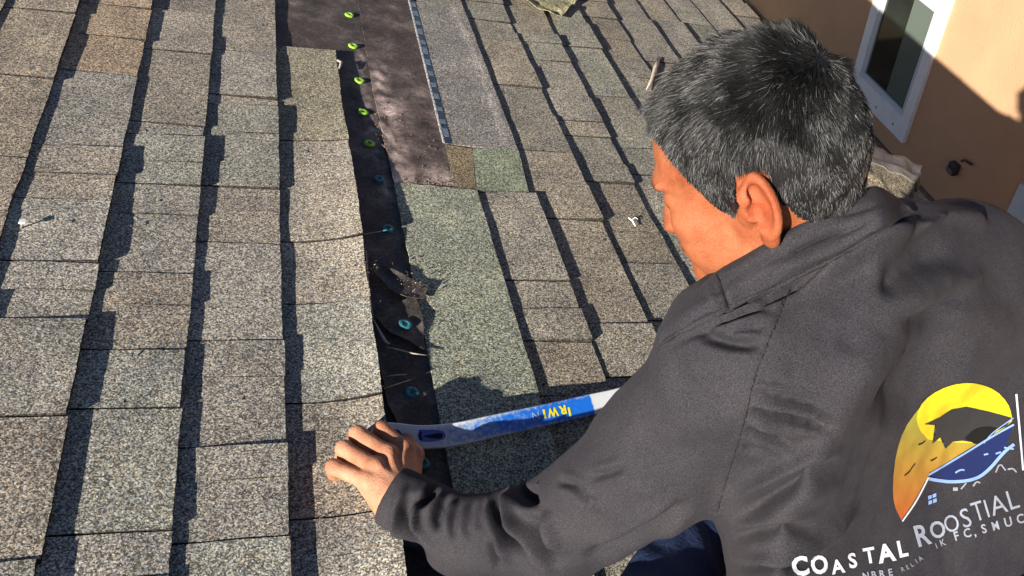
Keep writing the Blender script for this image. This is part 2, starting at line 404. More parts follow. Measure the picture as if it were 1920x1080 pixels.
# cap nails
caps = [(655, 27), (662, 85), (674, 150), (681, 209), (693, 268), (711, 335), (727, 428), (797, 535), (760, 607), (773, 735), (792, 868)]
for i, (x, y) in enumerate(caps):
    if i == 7: continue
    h = .004 if i < 6 else .006
    if i == 8: h = .016
    if i == 9: h = .010
    p = RP(x, y, h); mb = MB(); vs = []; fs = []; n = 20; rad = .0118 if i < 5 else .0112; prof = [(.0040, -.0006), (.0050, .0010), (.0062, .0014), (.0105, .0012), (rad, .0002), (rad, -.003)]
    for (r, z) in prof:
        for q in range(n): an = 2*math.pi*q/n; rr = r*(1+.03*math.sin(5*an+i)); vs.append(p+np.array([rr*math.cos(an), rr*math.sin(an), z+.0006*math.sin(an*2+i)]))
    for r in range(len(prof)-1):
        for q in range(n): fs.append((r*n+q, r*n+(q+1) % n, (r+1)*n+(q+1) % n, (r+1)*n+q))
    fs.append(tuple(range(n))); mb.add(vs, fs)
    o = mb.build('plastic_cap', m_capg if i < 5 else m_capb, roof, smooth=True)
    o['label'] = ('lime green' if i < 5 else 'aqua blue')+' plastic nail cap on the felt'
    mb = MB(); mb.box(p+np.array([-.0028, -.0028, -.001]), [(.0056, 0, 0), (0, .0056, 0), (0, 0, .0016)]); k = mb.build('nail_head', simple('dark_nail', (.03, .03, .035), .5), None); under(k, o) if False else under(k, roof)
    k.parent = o; k.matrix_parent_inverse = Matrix.Identity(4)
# eave board
mb = MB(); mb.box((1.905, V0, -.16), [(.025, 0, 0), (0, V1-V0, 0), (0, 0, .155)]); mb.build('fascia_board', m_wood, roof)
# small things on the roof
p = RP(40, 430, 0)
nail = MB(); 
a = np.array(p)+np.array([0, 0, .0]); 
strand([a, a+np.array([.002, .001, .016])], .0016, m_nail, 'roofing_nail', 'bent roofing nail standing up from a left hand shingle', 'nail')
hd = MB(); hd.box(a+np.array([-.003, -.004, .014]), [(.009, 0, 0), (0, .008, 0), (.001, 0, .004)]); hn = hd.build('nail_head', m_white, None)
hn.parent = bpy.data.objects['roofing_nail']
m_scrap = simple('white_plastic', (.75, .75, .75), .5)
o1 = strand([(1178, 408), (1186, 414), (1191, 424)], [.0014, .0021, .0013], m_scrap, 'plastic_scrap', 'small white plastic scrap on the shingles left of the face', 'scrap', .013)
o2 = strand([(1184, 414), (1190, 407), (1196, 411)], [.0012, .0015, .0008], m_scrap, 'scrap_arm', None, None, .013, roof); o2.parent = o1; o2.matrix_parent_inverse = Matrix.Identity(4)
strand([(1236, 108), (1229, 126), (1222, 150), (1212, 168)], [.004, .0062, .005, .0012], simple('dry_stick', (.5, .43, .34), .8, .2, .2, 60), 'dry_stick', 'pale dry stick lying upright beside the hair', 'stick', .014)
strand([(632, 113), (640, 117), (636, 128)], [.0028, .0034, .002], simple('chip', (.3, .28, .25), .8, .2, .3, 60), 'shingle_chip', 'pale chip at the upper corner of the open strip', 'chip', .016)
# curled mossy shingle at the top
flap([(950, -30), (1062, -22), (1080, 8), (1050, 42), (1032, 40), (985, 18), (945, -4)], 'curled mossy loose shingle lying at the top of the roof', .016, m_shingle, curl=.02, tint=(.33, .31, .19), top='shingle', name='loose_shingle')
# twigs / dark marks
for i in range(46):
    x = random.uniform(20, 1180); y = random.uniform(20, 1050)
    if 600 < x < 860: continue
    q = RP(x, y, .0095); L = random.uniform(.002, .009); an = random.uniform(0, 3.14)
    s_ = strand([q, q+np.array([L*math.cos(an), L*math.sin(an), .001])], random.uniform(.0005, .0012), m_tar, 'bark_crumb', None, None, None, roof, 5)
    s_['label'] = 'dark crumb on the shingles'
# curled flashing on the eave behind the shoulder
m_rust = simple('weathered_flashing', (.12, .105, .095), .7, .3, .35, 12, .003, 60)
fl = empty('curled_ridge_cap', tuple(RP(1680, 340, 0))); tag(fl, 'curled old shingle cap with torn edge behind the shoulder', 'roof cap')
def J3(x, y, d): return J(x, y, d)
mb = MB(); rows = [[(1560, 262, 2.62), (1622, 268, 2.60), (1672, 290, 2.57), (1728, 312, 2.53)], [(1560, 292, 2.52), (1622, 290, 2.5), (1668, 308, 2.47), (1722, 334, 2.45)], [(1560, 330, 2.44), (1622, 322, 2.42), (1662, 345, 2.40), (1705, 366, 2.40)], [(1560, 420, 2.36), (1625, 400, 2.34), (1668, 410, 2.32), (1742, 402, 2.32)], [(1560, 520, 2.25), (1630, 520, 2.22), (1680, 520, 2.2), (1780, 500, 2.2)]]
G = np.array([[J3(*c) for c in r] for r in rows])
def bil(i, j):
    a = i*(G.shape[0]-1); b = j*(G.shape[1]-1); i0 = min(int(a), G.shape[0]-2); j0 = min(int(b), G.shape[1]-2); a -= i0; b -= j0
    a = a*a*(3-2*a)*.5+a*.5
    p = (G[i0, j0]*(1-a)+G[i0+1, j0]*a)*(1-b)+(G[i0, j0+1]*(1-a)+G[i0+1, j0+1]*a)*b
    return p+np.array([0, 0, .01*N1(i*7, j*7)])+(.012*N1(i*14, 2)*np.array([0, 1, 0]) if j == 1 else 0)
slab(mb, bil, 24, 18, .008, base_t*np.array([.55, .50, .42]), None); mb.build('cap_shingle', m_shingle, fl)
mb = MB()
def f(i, j):
    p = bil(j*.62, 1.0); return p+np.array([.0, -.0, -.004])+np.array([.05, -.03, -.11])*i*(.5+.9*min(1, j*1.6))
slab(mb, f, 8, 24, .005, (.5, .5, .5)); mb.build('torn_edge', simple('dark_felt_edge', (.02, .017, .015), .9), fl)
mb = MB()
def f(i, j):
    p = bil(i*.34, j); return p+np.array([0, 0, .004])
slab(mb, f, 8, 24, .003); mb.build('metal_flashing', m_rust, fl)

# ------------------------------------------------------------------ world vertical / horizontal axes in the roof frame
ct, st = math.cos(PITCH), math.sin(PITCH)
UP = np.array([-st, 0, ct]); HZ = np.array([ct, 0, st]); VV = np.array([0, 1., 0])
# wall distance so that the eave's shadow lands where the photo shows it
slope = math.tan(EL)/math.cos(AZ); eave = 1.93
uq = (1+0-eave*slope)/(1/2.80-slope) if (1/2.8-slope) > .02 else 7
uq = min(uq, 6.2)
WD = float(np.dot(np.array([uq, 0, -uq/2.8]), HZ))
WD = max(3.6, WD)
print('wall distance', WD, uq)
def WPt(x, y, off=0.0):
    r = B @ np.array([(x-960)/F, (y-540)/F, 1.0]); t = (WD-off)/(r @ HZ); return CAM+r*t
house = empty('neighbouring_house', tuple(WPt(1700, 150))); tag(house, 'tan stucco house wall with white framed window beyond the eave', 'house')
m_stucco = simple('tan_stucco', (.48, .285, .165), .9, .15, .07, 2, .006, 60)
o0 = WPt(1700, 150)
mb = MB(); zero = o0-UP*5-VV*9; mb.box(zero, [HZ*.25, VV*18, UP*9]); wall = mb.build('wall', m_stucco, house)
# window : vertical rect measured at its lower right outer corner
LR = WPt(1698, 268, .03); LL = WPt(1599, 156, .03); wid = float((LL-LR) @ VV); print('window width', wid)
fr = .13*wid/.9*1.25; hgt = 1.5
fm = MB(); off = -HZ*.035
O = LR-HZ*.0
base = WPt(1698, 268, 0.0)
def bx(v0, v1, z0, z1, d0, d1): # in wall frame: v along, z up, d proud of the wall
    return (base+VV*v0+UP*z0-HZ*d1, [VV*(v1-v0), UP*(z1-z0), HZ*(d1-d0)])
win = MB(); bo = .11*wid
for q in [(0, wid, 0, .2*wid), (0, bo, .2*wid, hgt), (wid-bo, wid, .2*wid, hgt), (bo, wid-bo, hgt-bo, hgt)]: win.box(*bx(*q, 0.0, .04))
wf = win.build('window', m_white, house); wf['label'] = 'white framed sash window in the tan wall'
def sub(o, par): o.parent = par; o.matrix_parent_inverse = Matrix.Identity(4); return o
inn = MB(); b2 = bo+.05*wid
for q in [(bo, wid-bo, .2*wid, .25*wid), (bo, b2, .25*wid, hgt-bo), (wid-b2, wid-bo, .25*wid, hgt-bo)]: inn.box(*bx(*q, .0, .025))
inn.box(*bx(b2, wid-b2, 1.17*wid, 1.24*wid, .0, .02))
sub(inn.build('sash_frame', simple('sash_paint', (.5, .52, .53), .5), None), wf)
m_glass = simple('window_glass', (.012, .017, .016), .06, .8, .3, 3)
gl = MB(); gl.box(*bx(bo+.01, wid-bo-.01, .21*wid, hgt-bo-.01, .002, .006)); sub(gl.build('pane', m_glass, None), wf)
bl = MB(); bl.box(*bx(b2+.0, .47*wid, .26*wid, hgt-bo-.02, .006, .0075)); sub(bl.build('window_blind', simple('pale_blind', (.10, .125, .105), .25, .5), None), wf)
# fixing screws on the sill
for q in (.2, .5, .8):
    s_ = MB(); s_.box(*bx(wid*q-.012, wid*q+.012, .07*wid, .07*wid+.02, .04, .044)); sub(s_.build('screw', simple('screw_grey', (.2, .22, .28), .5), None), wf)
# white trim board
tb = WPt(1873, 440); mb = MB(); mb.box(tb-UP*3-VV*.20-HZ*.03, [VV*.20, UP*3.55, HZ*.028]); mb.build('trim_board', simple('pale_trim', (.5, .56, .58), .5, .3, .05, 5), house)
# black wall bracket
hk = empty('wall_box', tuple(WPt(1795, 315))); tag(hk, 'small black wall box with a hooked arm on the tan wall', 'wall box'); mbx = simple('black_box', (.03, .028, .027), .5)
c = WPt(1793, 315, .0); mb = MB(); sc = WD/5
mb.box(c-VV*.055*sc-UP*.05*sc-HZ*.07, [VV*.1*sc, UP*.11*sc, HZ*.068]); ob = mb.build('box_body', mbx, hk); bv = ob.modifiers.new('b', 'BEVEL'); bv.width = .018; bv.segments = 3
mb = MB(); mb.box(c-VV*.045*sc-UP*.03*sc-HZ*.078, [VV*.08*sc, UP*.04*sc, HZ*.01]); mb.build('box_cover', simple('grey_cover', (.12, .12, .12), .4), hk)
q0 = WPt(1803, 302, .03)
s_ = strand([q0, q0-VV*.03*sc+UP*.03*sc, q0-VV*.12*sc+UP*.045*sc], .011, mbx, 'box_arm', None, None, None, roof); s_.parent = hk; s_.matrix_parent_inverse = Matrix.Translation(hk.location).inverted()
# ground far below and our own house walls
gr = MB(); g0 = np.array([0, 0, 0])-UP*4.2; gr.box(g0-HZ*60-VV*60-UP*.2, [HZ*120, VV*120, UP*.2]); tag(gr.build('ground', simple('ground_soil', (.12, .11, .07), .95, .1, .4, 2)), kind='structure')
hw = MB(); hw.box(np.array([1.6, V0, -.1])-UP*4+HZ*.0, [-HZ*3.2, VV*(V1-V0), UP*3.4]); hw.build('house_wall', m_stucco, roof)

# ================================================================== PERSON
def surface_nets(sdf, lo, hi, h):
    lo = np.array(lo); n = np.ceil((np.array(hi)-lo)/h).astype(int)+1; BS = 16; nb = (n+BS-1)//BS; n = nb*BS+1
    Fd = np.full(n, 1.0, np.float32)
    bi = np.stack(np.meshgrid(*[np.arange(q) for q in nb], indexing='ij'), -1).reshape(-1, 3)
    cen = lo+(bi*BS+BS/2)*h; dc = sdf(cen); act = np.abs(dc) < BS*h*.95*1.6+.004
    for b, d in zip(bi[~act], dc[~act]):
        x, y, z = b*BS; Fd[x:x+BS+1, y:y+BS+1, z:z+BS+1] = np.sign(d)
    o = np.stack(np.meshgrid(*[np.arange(BS+1)]*3, indexing='ij'), -1).reshape(-1, 3)
    ab = bi[act]
    for s in range(0, len(ab), 64):
        c = ab[s:s+64]; idx = (c[:, None, :]*BS+o[None]); val = sdf((lo+idx.reshape(-1, 3)*h)).astype(np.float32)
        ii = idx.reshape(-1, 3); Fd[ii[:, 0], ii[:, 1], ii[:, 2]] = val
    ins = Fd < 0
    def c(a, i, j, k): return a[i:a.shape[0]-1+i, j:a.shape[1]-1+j, k:a.shape[2]-1+k]
    cnt = sum(c(ins, i, j, k).astype(np.int8) for i in (0, 1) for j in (0, 1) for k in (0, 1))
    A = np.argwhere((cnt > 0) & (cnt < 8)); idm = np.full(cnt.shape, -1, np.int32); idm[tuple(A.T)] = np.arange(len(A))
    cr = [(i, j, k) for i in (0, 1) for j in (0, 1) for k in (0, 1)]
    val = np.stack([Fd[A[:, 0]+i, A[:, 1]+j, A[:, 2]+k] for i, j, k in cr], 1)
    acc = np.zeros((len(A), 3)); w = np.zeros(len(A))
    for a in range(8):
        for b in range(a+1, 8):
            if sum(abs(p-q) for p, q in zip(cr[a], cr[b])) != 1: continue
            m = (val[:, a] < 0) != (val[:, b] < 0); t = np.where(m, val[:, a]/np.where(m, val[:, a]-val[:, b], 1), 0)
            pa = np.array(cr[a]); pb_ = np.array(cr[b]); acc += np.where(m[:, None], pa+(pb_-pa)*t[:, None], 0); w += m
    V = lo+(A+acc/w[:, None])*h
    Q = []
    for ax in range(3):
        sl0 = [slice(1, -1)]*3; sl0[ax] = slice(0, -1); sl1 = [slice(1, -1)]*3; sl1[ax] = slice(1, None)
        a = ins[tuple(sl0)]; b = ins[tuple(sl1)]; E_ = np.argwhere(a != b); fl_ = a[tuple(E_.T)]
        off = np.array([1, 1, 1]); off[ax] = 0; P = E_+off
        o1, o2 = [q for q in range(3) if q != ax]; e1 = np.zeros(3, int); e1[o1] = 1; e2 = np.zeros(3, int); e2[o2] = 1
        q = np.stack([idm[tuple((P-e1-e2).T)], idm[tuple((P-e2).T)], idm[tuple(P.T)], idm[tuple((P-e1).T)]], 1)
        if ax == 1: fl_ = ~fl_
        q[~fl_] = q[~fl_][:, ::-1]; Q.append(q)
    Q = np.concatenate(Q); Q = Q[(Q >= 0).all(1)]
    return V, Q
def relax(V, Q, it, lam=.5):
    e = np.concatenate([Q[:, [0, 1]], Q[:, [1, 2]], Q[:, [2, 3]], Q[:, [3, 0]]]); e = np.concatenate([e, e[:, ::-1]])
    deg = np.bincount(e[:, 0], minlength=len(V))
    for _ in range(it):
        s = np.stack([np.bincount(e[:, 0], V[e[:, 1], k], minlength=len(V)) for k in range(3)], 1)/np.maximum(deg, 1)[:, None]; V = V+(s-V)*lam
    return V
def normals(V, Q):
    n = np.cross(V[Q[:, 2]]-V[Q[:, 0]], V[Q[:, 3]]-V[Q[:, 1]]); N = np.zeros_like(V)
    for k in range(4):
        for a in range(3): N[:, a] += np.bincount(Q[:, k], n[:, a], minlength=len(V))
    return N/np.maximum(np.linalg.norm(N, axis=1), 1e-12)[:, None]
def smin(a, b, k): h = np.clip(.5+.5*(b-a)/k, 0, 1); return b*(1-h)+a*h-k*h*(1-h)
def smax(a, b, k): return -smin(-a, -b, k)
def cap(P, a, b, ra, rb):
    a = np.asarray(a); b = np.asarray(b); d = b-a; t = np.clip((P-a) @ d/(d @ d), 0, 1); return np.linalg.norm(P-a-t[:, None]*d, axis=1)-(ra+(rb-ra)*t)
def ell(P, c, r, R=None):
    q = P-np.asarray(c); q = q @ R if R is not None else q; r = np.asarray(r); k0 = np.linalg.norm(q/r, axis=1); k1 = np.linalg.norm(q/(r*r), axis=1); return k0*(k0-1)/np.maximum(k1, 1e-9)
def nz(v): v = np.asarray(v, float); return v/np.linalg.norm(v)
def chain(P, pts, k=.02):
    d = None
    for (a, ra), (b, rb) in zip(pts[:-1], pts[1:]):
        e = cap(P, a, b, ra, rb); d = e if d is None else smin(d, e, k)
    return d

# ---- head frame (X forward, Y person's left, Z up)
hU = nz([-.37, -.83, -.38]); hF = np.array([-.75, .36, .64]); hF = nz(hF-hU*(hF @ hU)); hL = np.cross(hU, hF)
HU, HF, HL = B @ hU, B @ hF, B @ hL; HS = .965
if np.dot(np.cross(HF, HL), HU) < 0: HL = -HL
HR = np.stack([HF, HL, HU], 1)          # columns
HC = J(1424, 326, .86)
NECKB = J(1600, 560, .93)
def toH(P): return (P-HC) @ HR/HS
def fromH(q): return HC+HR @ (np.asarray(q, float)*HS)
nbh = toH(NECKB[None])[0]
def sd_headlocal(q):
    d = ell(q, (-.006, 0, .048), (.099, .077, .086))
    d = smin(d, ell(q, (.045, 0, .0), (.047, .056, .07)), .03)
    d = smin(d, ell(q, (-.03, 0, .01), (.07, .066, .06)), .03)
    for s in (1, -1):
        d = smin(d, cap(q, (.0, s*.056, -.03), (.012, s*.05, -.062), .018, .018), .02)
        d = smin(d, cap(q, (.012, s*.05, -.062), (.07, s*.014, -.092), .018, .018), .02)
        d = smin(d, ell(q, (.06, s*.04, -.018), (.028, .024, .022)), .018)
        d = smin(d, ell(q, (.05, s*.038, -.05), (.035, .024, .035)), .02)
        d = smin(d, ell(q, (.085, s*.026, .028), (.014, .026, .009)), .012)
        d = smax(d, -ell(q, (.099, s*.033, .008), (.014, .019, .012)), .008)
        d = smin(d, ell(q, (.079, s*.033, .007), (.0125, .0155, .0115)), .004)
        d = smin(d, cap(q, (.089, s*.021, .004), (.079, s*.048, .008), .0026, .002), .003)
        d = smin(d, ell(q, (.099, s*.013, -.034), (.011, .009, .008)), .006)
    d = smin(d, cap(q, (.086, 0, .018), (.101, 0, -.03), .008, .0122), .010)
    d = smin(d, ell(q, (.083, 0, -.058), (.017, .026, .017)), .012)
    d = smin(d, cap(q, (.094, -.016, -.056), (.094, .016, -.056), .005, .005), .005)
    d = smin(d, cap(q, (.092, -.014, -.066), (.092, .014, -.066), .006, .006), .005)
    d = smin(d, ell(q, (.078, 0, -.092), (.02, .024, .018)), .014)
    # neck
    d = smin(d, cap(q, (-.028, 0, -.02), nbh, .054, .045), .03)
    # ear
    for s in (1, -1):
        bx_ = nz([-.92, s*.42, .12]); up = nz([-.22, 0, 1]); up = nz(up-bx_*(up @ bx_)); nn = np.cross(bx_, up)*(-s) ; Rr = np.stack([bx_, nn, up], 1)
        c = np.array([-.018, s*.083, .0]); e = (q-c) @ Rr       # e: x back-out, y thickness, z up
        rr = np.sqrt(((e[:, 0]-.003)/.0172)**2+((e[:, 2]-.002)/.0328)**2)
        rim = np.sqrt(((rr-.86)*.026)**2+(e[:, 1]+.002)**2)-.0048
        rim = np.where(e[:, 0] < -.010, rim+.006, rim)
        plate = smax(np.abs(e[:, 1]-.002)-.0022, (rr-.9)*.024, .003)
        anti = np.sqrt(((np.sqrt(((e[:, 0]-.003)/.0125)**2+((e[:, 2]+.001)/.022)**2)-.9)*.015)**2+(e[:, 1])**2)-.0034
        anti = np.where(e[:, 0] < -.002, anti+.006, anti)
        lobe = ell(e, (-.003, .001, -.031), (.0105, .0055, .011)); trag = ell(e, (-.0125, -.002, -.004), (.0055, .0048, .0085))
        conch = ell(e, (-.003, -.001, -.004), (.011, .008, .014))
        ear = smin(smin(smin(smin(plate, rim, .003), anti, .003), lobe, .005), trag, .004)
        ear = smin(ear, cap(q, (-.0, s*.068, -.012), (-.006, s*.078, .012), .011, .012), .008)
        ear = smax(ear, -ell(e, (-.004, -.006, -.005), (.0085, .008, .0125)), .003)
        ear = smax(ear, -ell(e, (.0, -.004, .016), (.008, .0045, .009)), .003)
        d = smin(d, ear, .004)
    return d
def sd_head(P): return sd_headlocal(toH(P))*HS

# ---- hand joints (left hand closed over the end of the bar)
def jr(x, y, h): return RP(x, y, h)
wrist = jr(748, 935, .044); 
fing = {  # MCP, PIP, DIP, tip
 'index': [jr(757, 842, .048), jr(715, 806, .048), jr(705, 816, .022), jr(722, 830, .012)],
 'middle': [jr(727, 852, .053), jr(671, 815, .050), jr(663, 832, .022), jr(684, 846, .011)],
 'ring': [jr(703, 876, .052), jr(645, 842, .045), jr(641, 858, .020), jr(664, 868, .011)],
 'little': [jr(690, 902, .045), jr(626, 877, .033), jr(626, 888, .015), jr(646, 892, .009)]}
rad = {'index': (.0125, .0112, .0095, .0085), 'middle': (.013, .0115, .0097, .0087), 'ring': (.0125, .011, .0093, .0083), 'little': (.0115, .0105, .0088, .0075)}
fore_end = J(880, 1000, 1.15)
def sd_hand(P):
    d = cap(P, wrist, fore_end, .0225, .013)
    d = smin(d, cap(P, wrist+np.array([.008, -.012, -.004]), wrist+np.array([-.010, .010, 0]), .018, .018), .02)
    palm = None
    for i, (k, r) in enumerate((('index', .0155), ('middle', .016), ('ring', .0155), ('little', .014))):
        w0 = wrist+np.array([.010-.008*i, .010-.006*i, -.002]); e = cap(P, w0, fing[k][0]+np.array([0, 0, -.006]), .020, r); palm = e if palm is None else smin(palm, e, .012)
    th0 = fing['index'][0]*.35+wrist*.65+np.array([.015, .0, -.018])
    palm = smin(palm, ell(P, th0, (.022, .024, .018)), .016)
    d = smin(d, palm, .02)
    for k in fing:
        pts = list(zip(fing[k], rad[k])); f_ = chain(P, pts, .004)
        f_ = smin(f_, np.linalg.norm(P-fing[k][1]-np.array([0, 0, .001]), axis=1)-rad[k][1]*1.07, .004)
        f_ = smin(f_, np.linalg.norm(P-fing[k][0]-np.array([0, 0, .002]), axis=1)-rad[k][0]*1.02, .006)
        d = smin(d, f_, .0035)
    # thumb along the bar, underneath the index
    tb_ = [(th0, .015), (jr(778, 852, .030), .0125), (jr(760, 826, .020), .0115), (jr(742, 812, .014), .0095)]
    d = smin(d, chain(P, tb_, .006), .006)
    # tendons
    for k in ('index', 'middle', 'ring'):
        d = smin(d, cap(P, wrist+np.array([0, 0, .022]), fing[k][0]+np.array([0, 0, .010]), .002, .0025), .008)
    return d
def mat_skin():
    m, n, b = newmat('skin', .62, .2); co = objco(n)
    a = ramp(n, noi(n, co, 22, 4, .6), [(.28, (.70, .60, .56)), (.5, (1, 1, 1)), (.72, (1.15, 1.24, 1.35))]); vc = nd(n, 'ShaderNodeVertexColor'); vc.layer_name = 'tint'; a = mul(n, a, vc.outputs[0]); a = mul(n, a, ramp(n, noi(n, co, 38, 5, .7), [(.35, (.86, .78, .74)), (.6, (1.04, 1.1, 1.14))]))
    n.links.new(a, b.inputs['Base Color']); b.inputs['Subsurface Weight'].default_value = .12; b.inputs['Subsurface Radius'].default_value = (.01, .003, .001); b.inputs['Subsurface Scale'].default_value = .4
    x = nd(n, 'ShaderNodeMath', operation='ADD'); n.links.new(noi(n, co, 420, 3), x.inputs[0]); n.links.new(noi(n, co, 90, 4, .7), x.inputs[1]); bump(n, b, x.outputs[0], .7, .0014); return m
m_skin = mat_skin()
hl = fromH((0, 0, 0))
Vh, Qh = surface_nets(sd_head, hl-.2, hl+.2, .0019); Vh = relax(Vh, Qh, 2)
hc = fing['middle'][0]
Va, Qa = surface_nets(sd_hand, np.minimum(hc-.14, hc-.14)-[0, .06, .02], np.maximum(hc+.1, fore_end+.05), .0016); Va = relax(Va, Qa, 2)
# torso + limbs joints
SHL = J(1400, 665, .875); SHR = J(1792, 520, 1.03); ELB = J(1045, 992, 1.095); UPM = J(1238, 852, .985); FOM = J(868, 1006, 1.15); CUF = RP(736, 930, .041)
PEL = J(1930, 1270, 1.14)
tax = nz(PEL-.5*(SHL+SHR)); tac = B @ nz([.96, -.27, .05]); tac = nz(tac-tax*(tac @ tax)); tno = np.cross(tax, tac); tno = tno if tno @ (CAM-PEL) > 0 else -tno
TR = np.stack([tac, tax, tno], 1)
CH = J(1665, 865, 1.00); LO = J(1785, 1140, 1.05); CHI = J(1690, 865, 1.06); LOI = J(1765, 1140, 1.08)
HIPL = PEL-tac*.085; KNEE = J(1190, 1225, 1.05); ANK = RP(1315, 985, .05); HIPR = PEL+tac*.085; KNER = J(1620, 1330, 1.12)  # left knee raised out of view to shade the gap under the arm
BD = np.array([(1300, 560, .86), (1300, 800, .86), (1320, 1000, .86), (1400, 560, .80), (1400, 700, .795), (1400, 850, .80), (1390, 1000, .845), (1400, 1120, .88),
 (1500, 540, .79), (1500, 660, .775), (1500, 780, .78), (1500, 880, .80), (1500, 960, .855), (1500, 1100, .94),
 (1600, 480, .80), (1600, 600, .785), (1600, 720, .79), (1600, 800, .82), (1600, 900, .90), (1600, 1020, .97), (1600, 1120, 1.0),
 (1680, 430, .84), (1680, 560, .815), (1680, 650, .83), (1680, 740, .875), (1680, 850, .955), (1680, 980, 1.01), (1680, 1100, 1.04),
 (1760, 400, .89), (1760, 520, .86), (1760, 620, .875), (1750, 700, .93), (1760, 800, .995), (1760, 920, 1.04), (1760, 1060, 1.07),
 (1850, 450, .935), (1850, 560, .90), (1850, 680, .96), (1850, 800, 1.04), (1850, 940, 1.085), (1850, 1080, 1.11),
 (1950, 500, 1.0), (1950, 620, .99), (1950, 760, 1.06), (1950, 900, 1.13), (1950, 1080, 1.15), (2080, 600, 1.08), (2080, 900, 1.19), (2080, 1200, 1.21), (1500, 1260, .97), (1800, 1260, 1.1)])
def tps(r2): return np.where(r2 > 0, r2*np.log(np.maximum(r2, 1e-12)), 0)
bx_ = BD[:, :2]/100; K_ = tps(((bx_[:, None]-bx_[None])**2).sum(-1)); K_[np.diag_indices(len(K_))] += .6; Pm = np.c_[np.ones(len(BD)), bx_]
BW = np.linalg.solve(np.block([[K_, Pm], [Pm.T, np.zeros((3, 3))]]), np.r_[BD[:, 2], 0, 0, 0])
def back_depth(p):
    q = np.c_[np.clip(p[:, 0], 1280, 2100), np.clip(p[:, 1], 380, 1280)]/100; out = np.empty(len(q))
    for k in range(0, len(q), 60000):
        c = q[k:k+60000]; out[k:k+60000] = tps(((c[:, None]-bx_[None])**2).sum(-1)) @ BW[:len(BD)]+BW[-3]+c @ BW[-2:]
    return out
def sd_core(P):
    d = ell(P, CHI, (.12, .20, .06), TR); d = smin(d, ell(P, LOI, (.12, .2, .06), TR), .05); d = smin(d, cap(P, SHL+(CHI-CH)*.4, SHR+(CHI-CH)*.5, .04, .04), .05)
    pp, dd = proj(P); d = smax(d, back_depth(pp)-dd+.035, .02)
    d = smin(d, chain(P, [(SHL, .05), (ELB, .038), (fore_end, .034)]), .03)
    d = smin(d, cap(P, NECKB, CHI, .05, .05), .03); d = smax(d, back_depth(pp)-dd+.03, .02); d = smin(d, chain(P, [(HIPL, .08), (KNEE, .05)]), .03); d = smin(d, chain(P, [(HIPR, .08), (KNER, .05)]), .03)
    return d
allp = np.array([SHL, SHR, ELB, KNEE, KNER, PEL, CUF]); Vc, Qc = surface_nets(sd_core, allp.min(0)-.2, allp.max(0)+.2, .012)

# ---- shirt : the back is a relief shaped to turn its lower right from the sun (distance from the lens at points across the back), the rest is volumes
ELR = J(1800, 850, 1.24); BE = RP(1300, 700, .03); BD_ = nz(BE-RP(1240, 724, .017)); BE = BE-BD_*.03; WRR = BE+np.array([.10, -.02, .075])
def sd_rhand(P):
    sd_ = nz(np.cross(BD_, [0, 0, 1.])); up = np.cross(sd_, BD_); d = cap(P, WRR+nz(ELR-WRR)*.06, WRR, .022, .026); pc = BE+up*.034; d = smin(d, cap(P, WRR, pc+BD_*.02, .024, .022), .02); d = smin(d, cap(P, pc-BD_*.03, pc+BD_*.03, .018, .018), .015)
    for k in range(4):
        c = BE+BD_*(.033-.022*k); pts = [(c+up*.03+sd_*.008, .012), (c+up*.012+sd_*.031, .011), (c-up*.012+sd_*.02, .0095), (c-up*.014-sd_*.006, .0085)]; d = smin(d, chain(P, pts, .004), .003)
    d = smin(d, chain(P, [(pc+BD_*.01-sd_*.01, .014), (BE-BD_*.02-sd_*.026+up*.014, .012), (BE-BD_*.045-sd_*.014+up*.014, .01)], .005), .005)
    return d
Vr, Qr = surface_nets(sd_rhand, np.minimum(BE, WRR)-.09, np.maximum(BE, WRR)+.09, .003); Vr = relax(Vr, Qr, 2)
Vb = np.concatenate([Vh, Va, Vc, Vr]); Qb = np.concatenate([Qh, Qa+len(Vh), Qc+len(Vh)+len(Va), Qr+len(Vh)+len(Va)+len(Vc)])
person = empty('person', tuple(RP(1620, 1300, 0))); tag(person, 'man with greying hair in a charcoal work shirt, leaning over the roof holding a bar', 'person')
def noise_arr(q): return np.array([N1(*c) for c in q])
def facet(V):
    q = toH(V); y = np.abs(q[:, 1]); k = np.ones((len(V), 1)); fr = q[:, 0] > .055
    br = np.exp(-((q[:, 2]-.027-.004*np.sin((y-.018)*90))/.0035)**2)*fr*(y > .014)*(y < .05); ey = np.exp(-((q[:, 2]-.003)/.0016)**2)*(y > .018)*(y < .047)*(q[:, 0] > .07)
    li = np.exp(-((q[:, 2]+.061)/.002)**2)*(y < .026)*(q[:, 0] > .075)
    red = np.exp(-((q[:, 0]+.018)**2+(q[:, 2])**2)/.03**2)*(y > .07)
    st_ = (q[:, 2] < -.03)*(q[:, 0] > .0)*np.clip(noise_arr(q*900), -1, 1)*.26; k = k-np.clip(st_, 0, 1)[:, None]
    k = k*np.array([[1, 1, 1]])-red[:, None]*np.array([[0, .22, .22]])
    return k*(1-.72*br-.8*ey-.6*li)[:, None]
ob = mk('body', Vb, Qb, m_skin, None, True, np.concatenate([np.tile([[.30, .092, .038]], (len(Vh), 1))*facet(Vh), np.tile([[.43, .20, .115]], (len(Va), 1)), np.tile([[.37, .12, .05]], (len(Vc), 1)), np.tile([[.36, .155, .085]], (len(Vr), 1))])); under(ob, person)

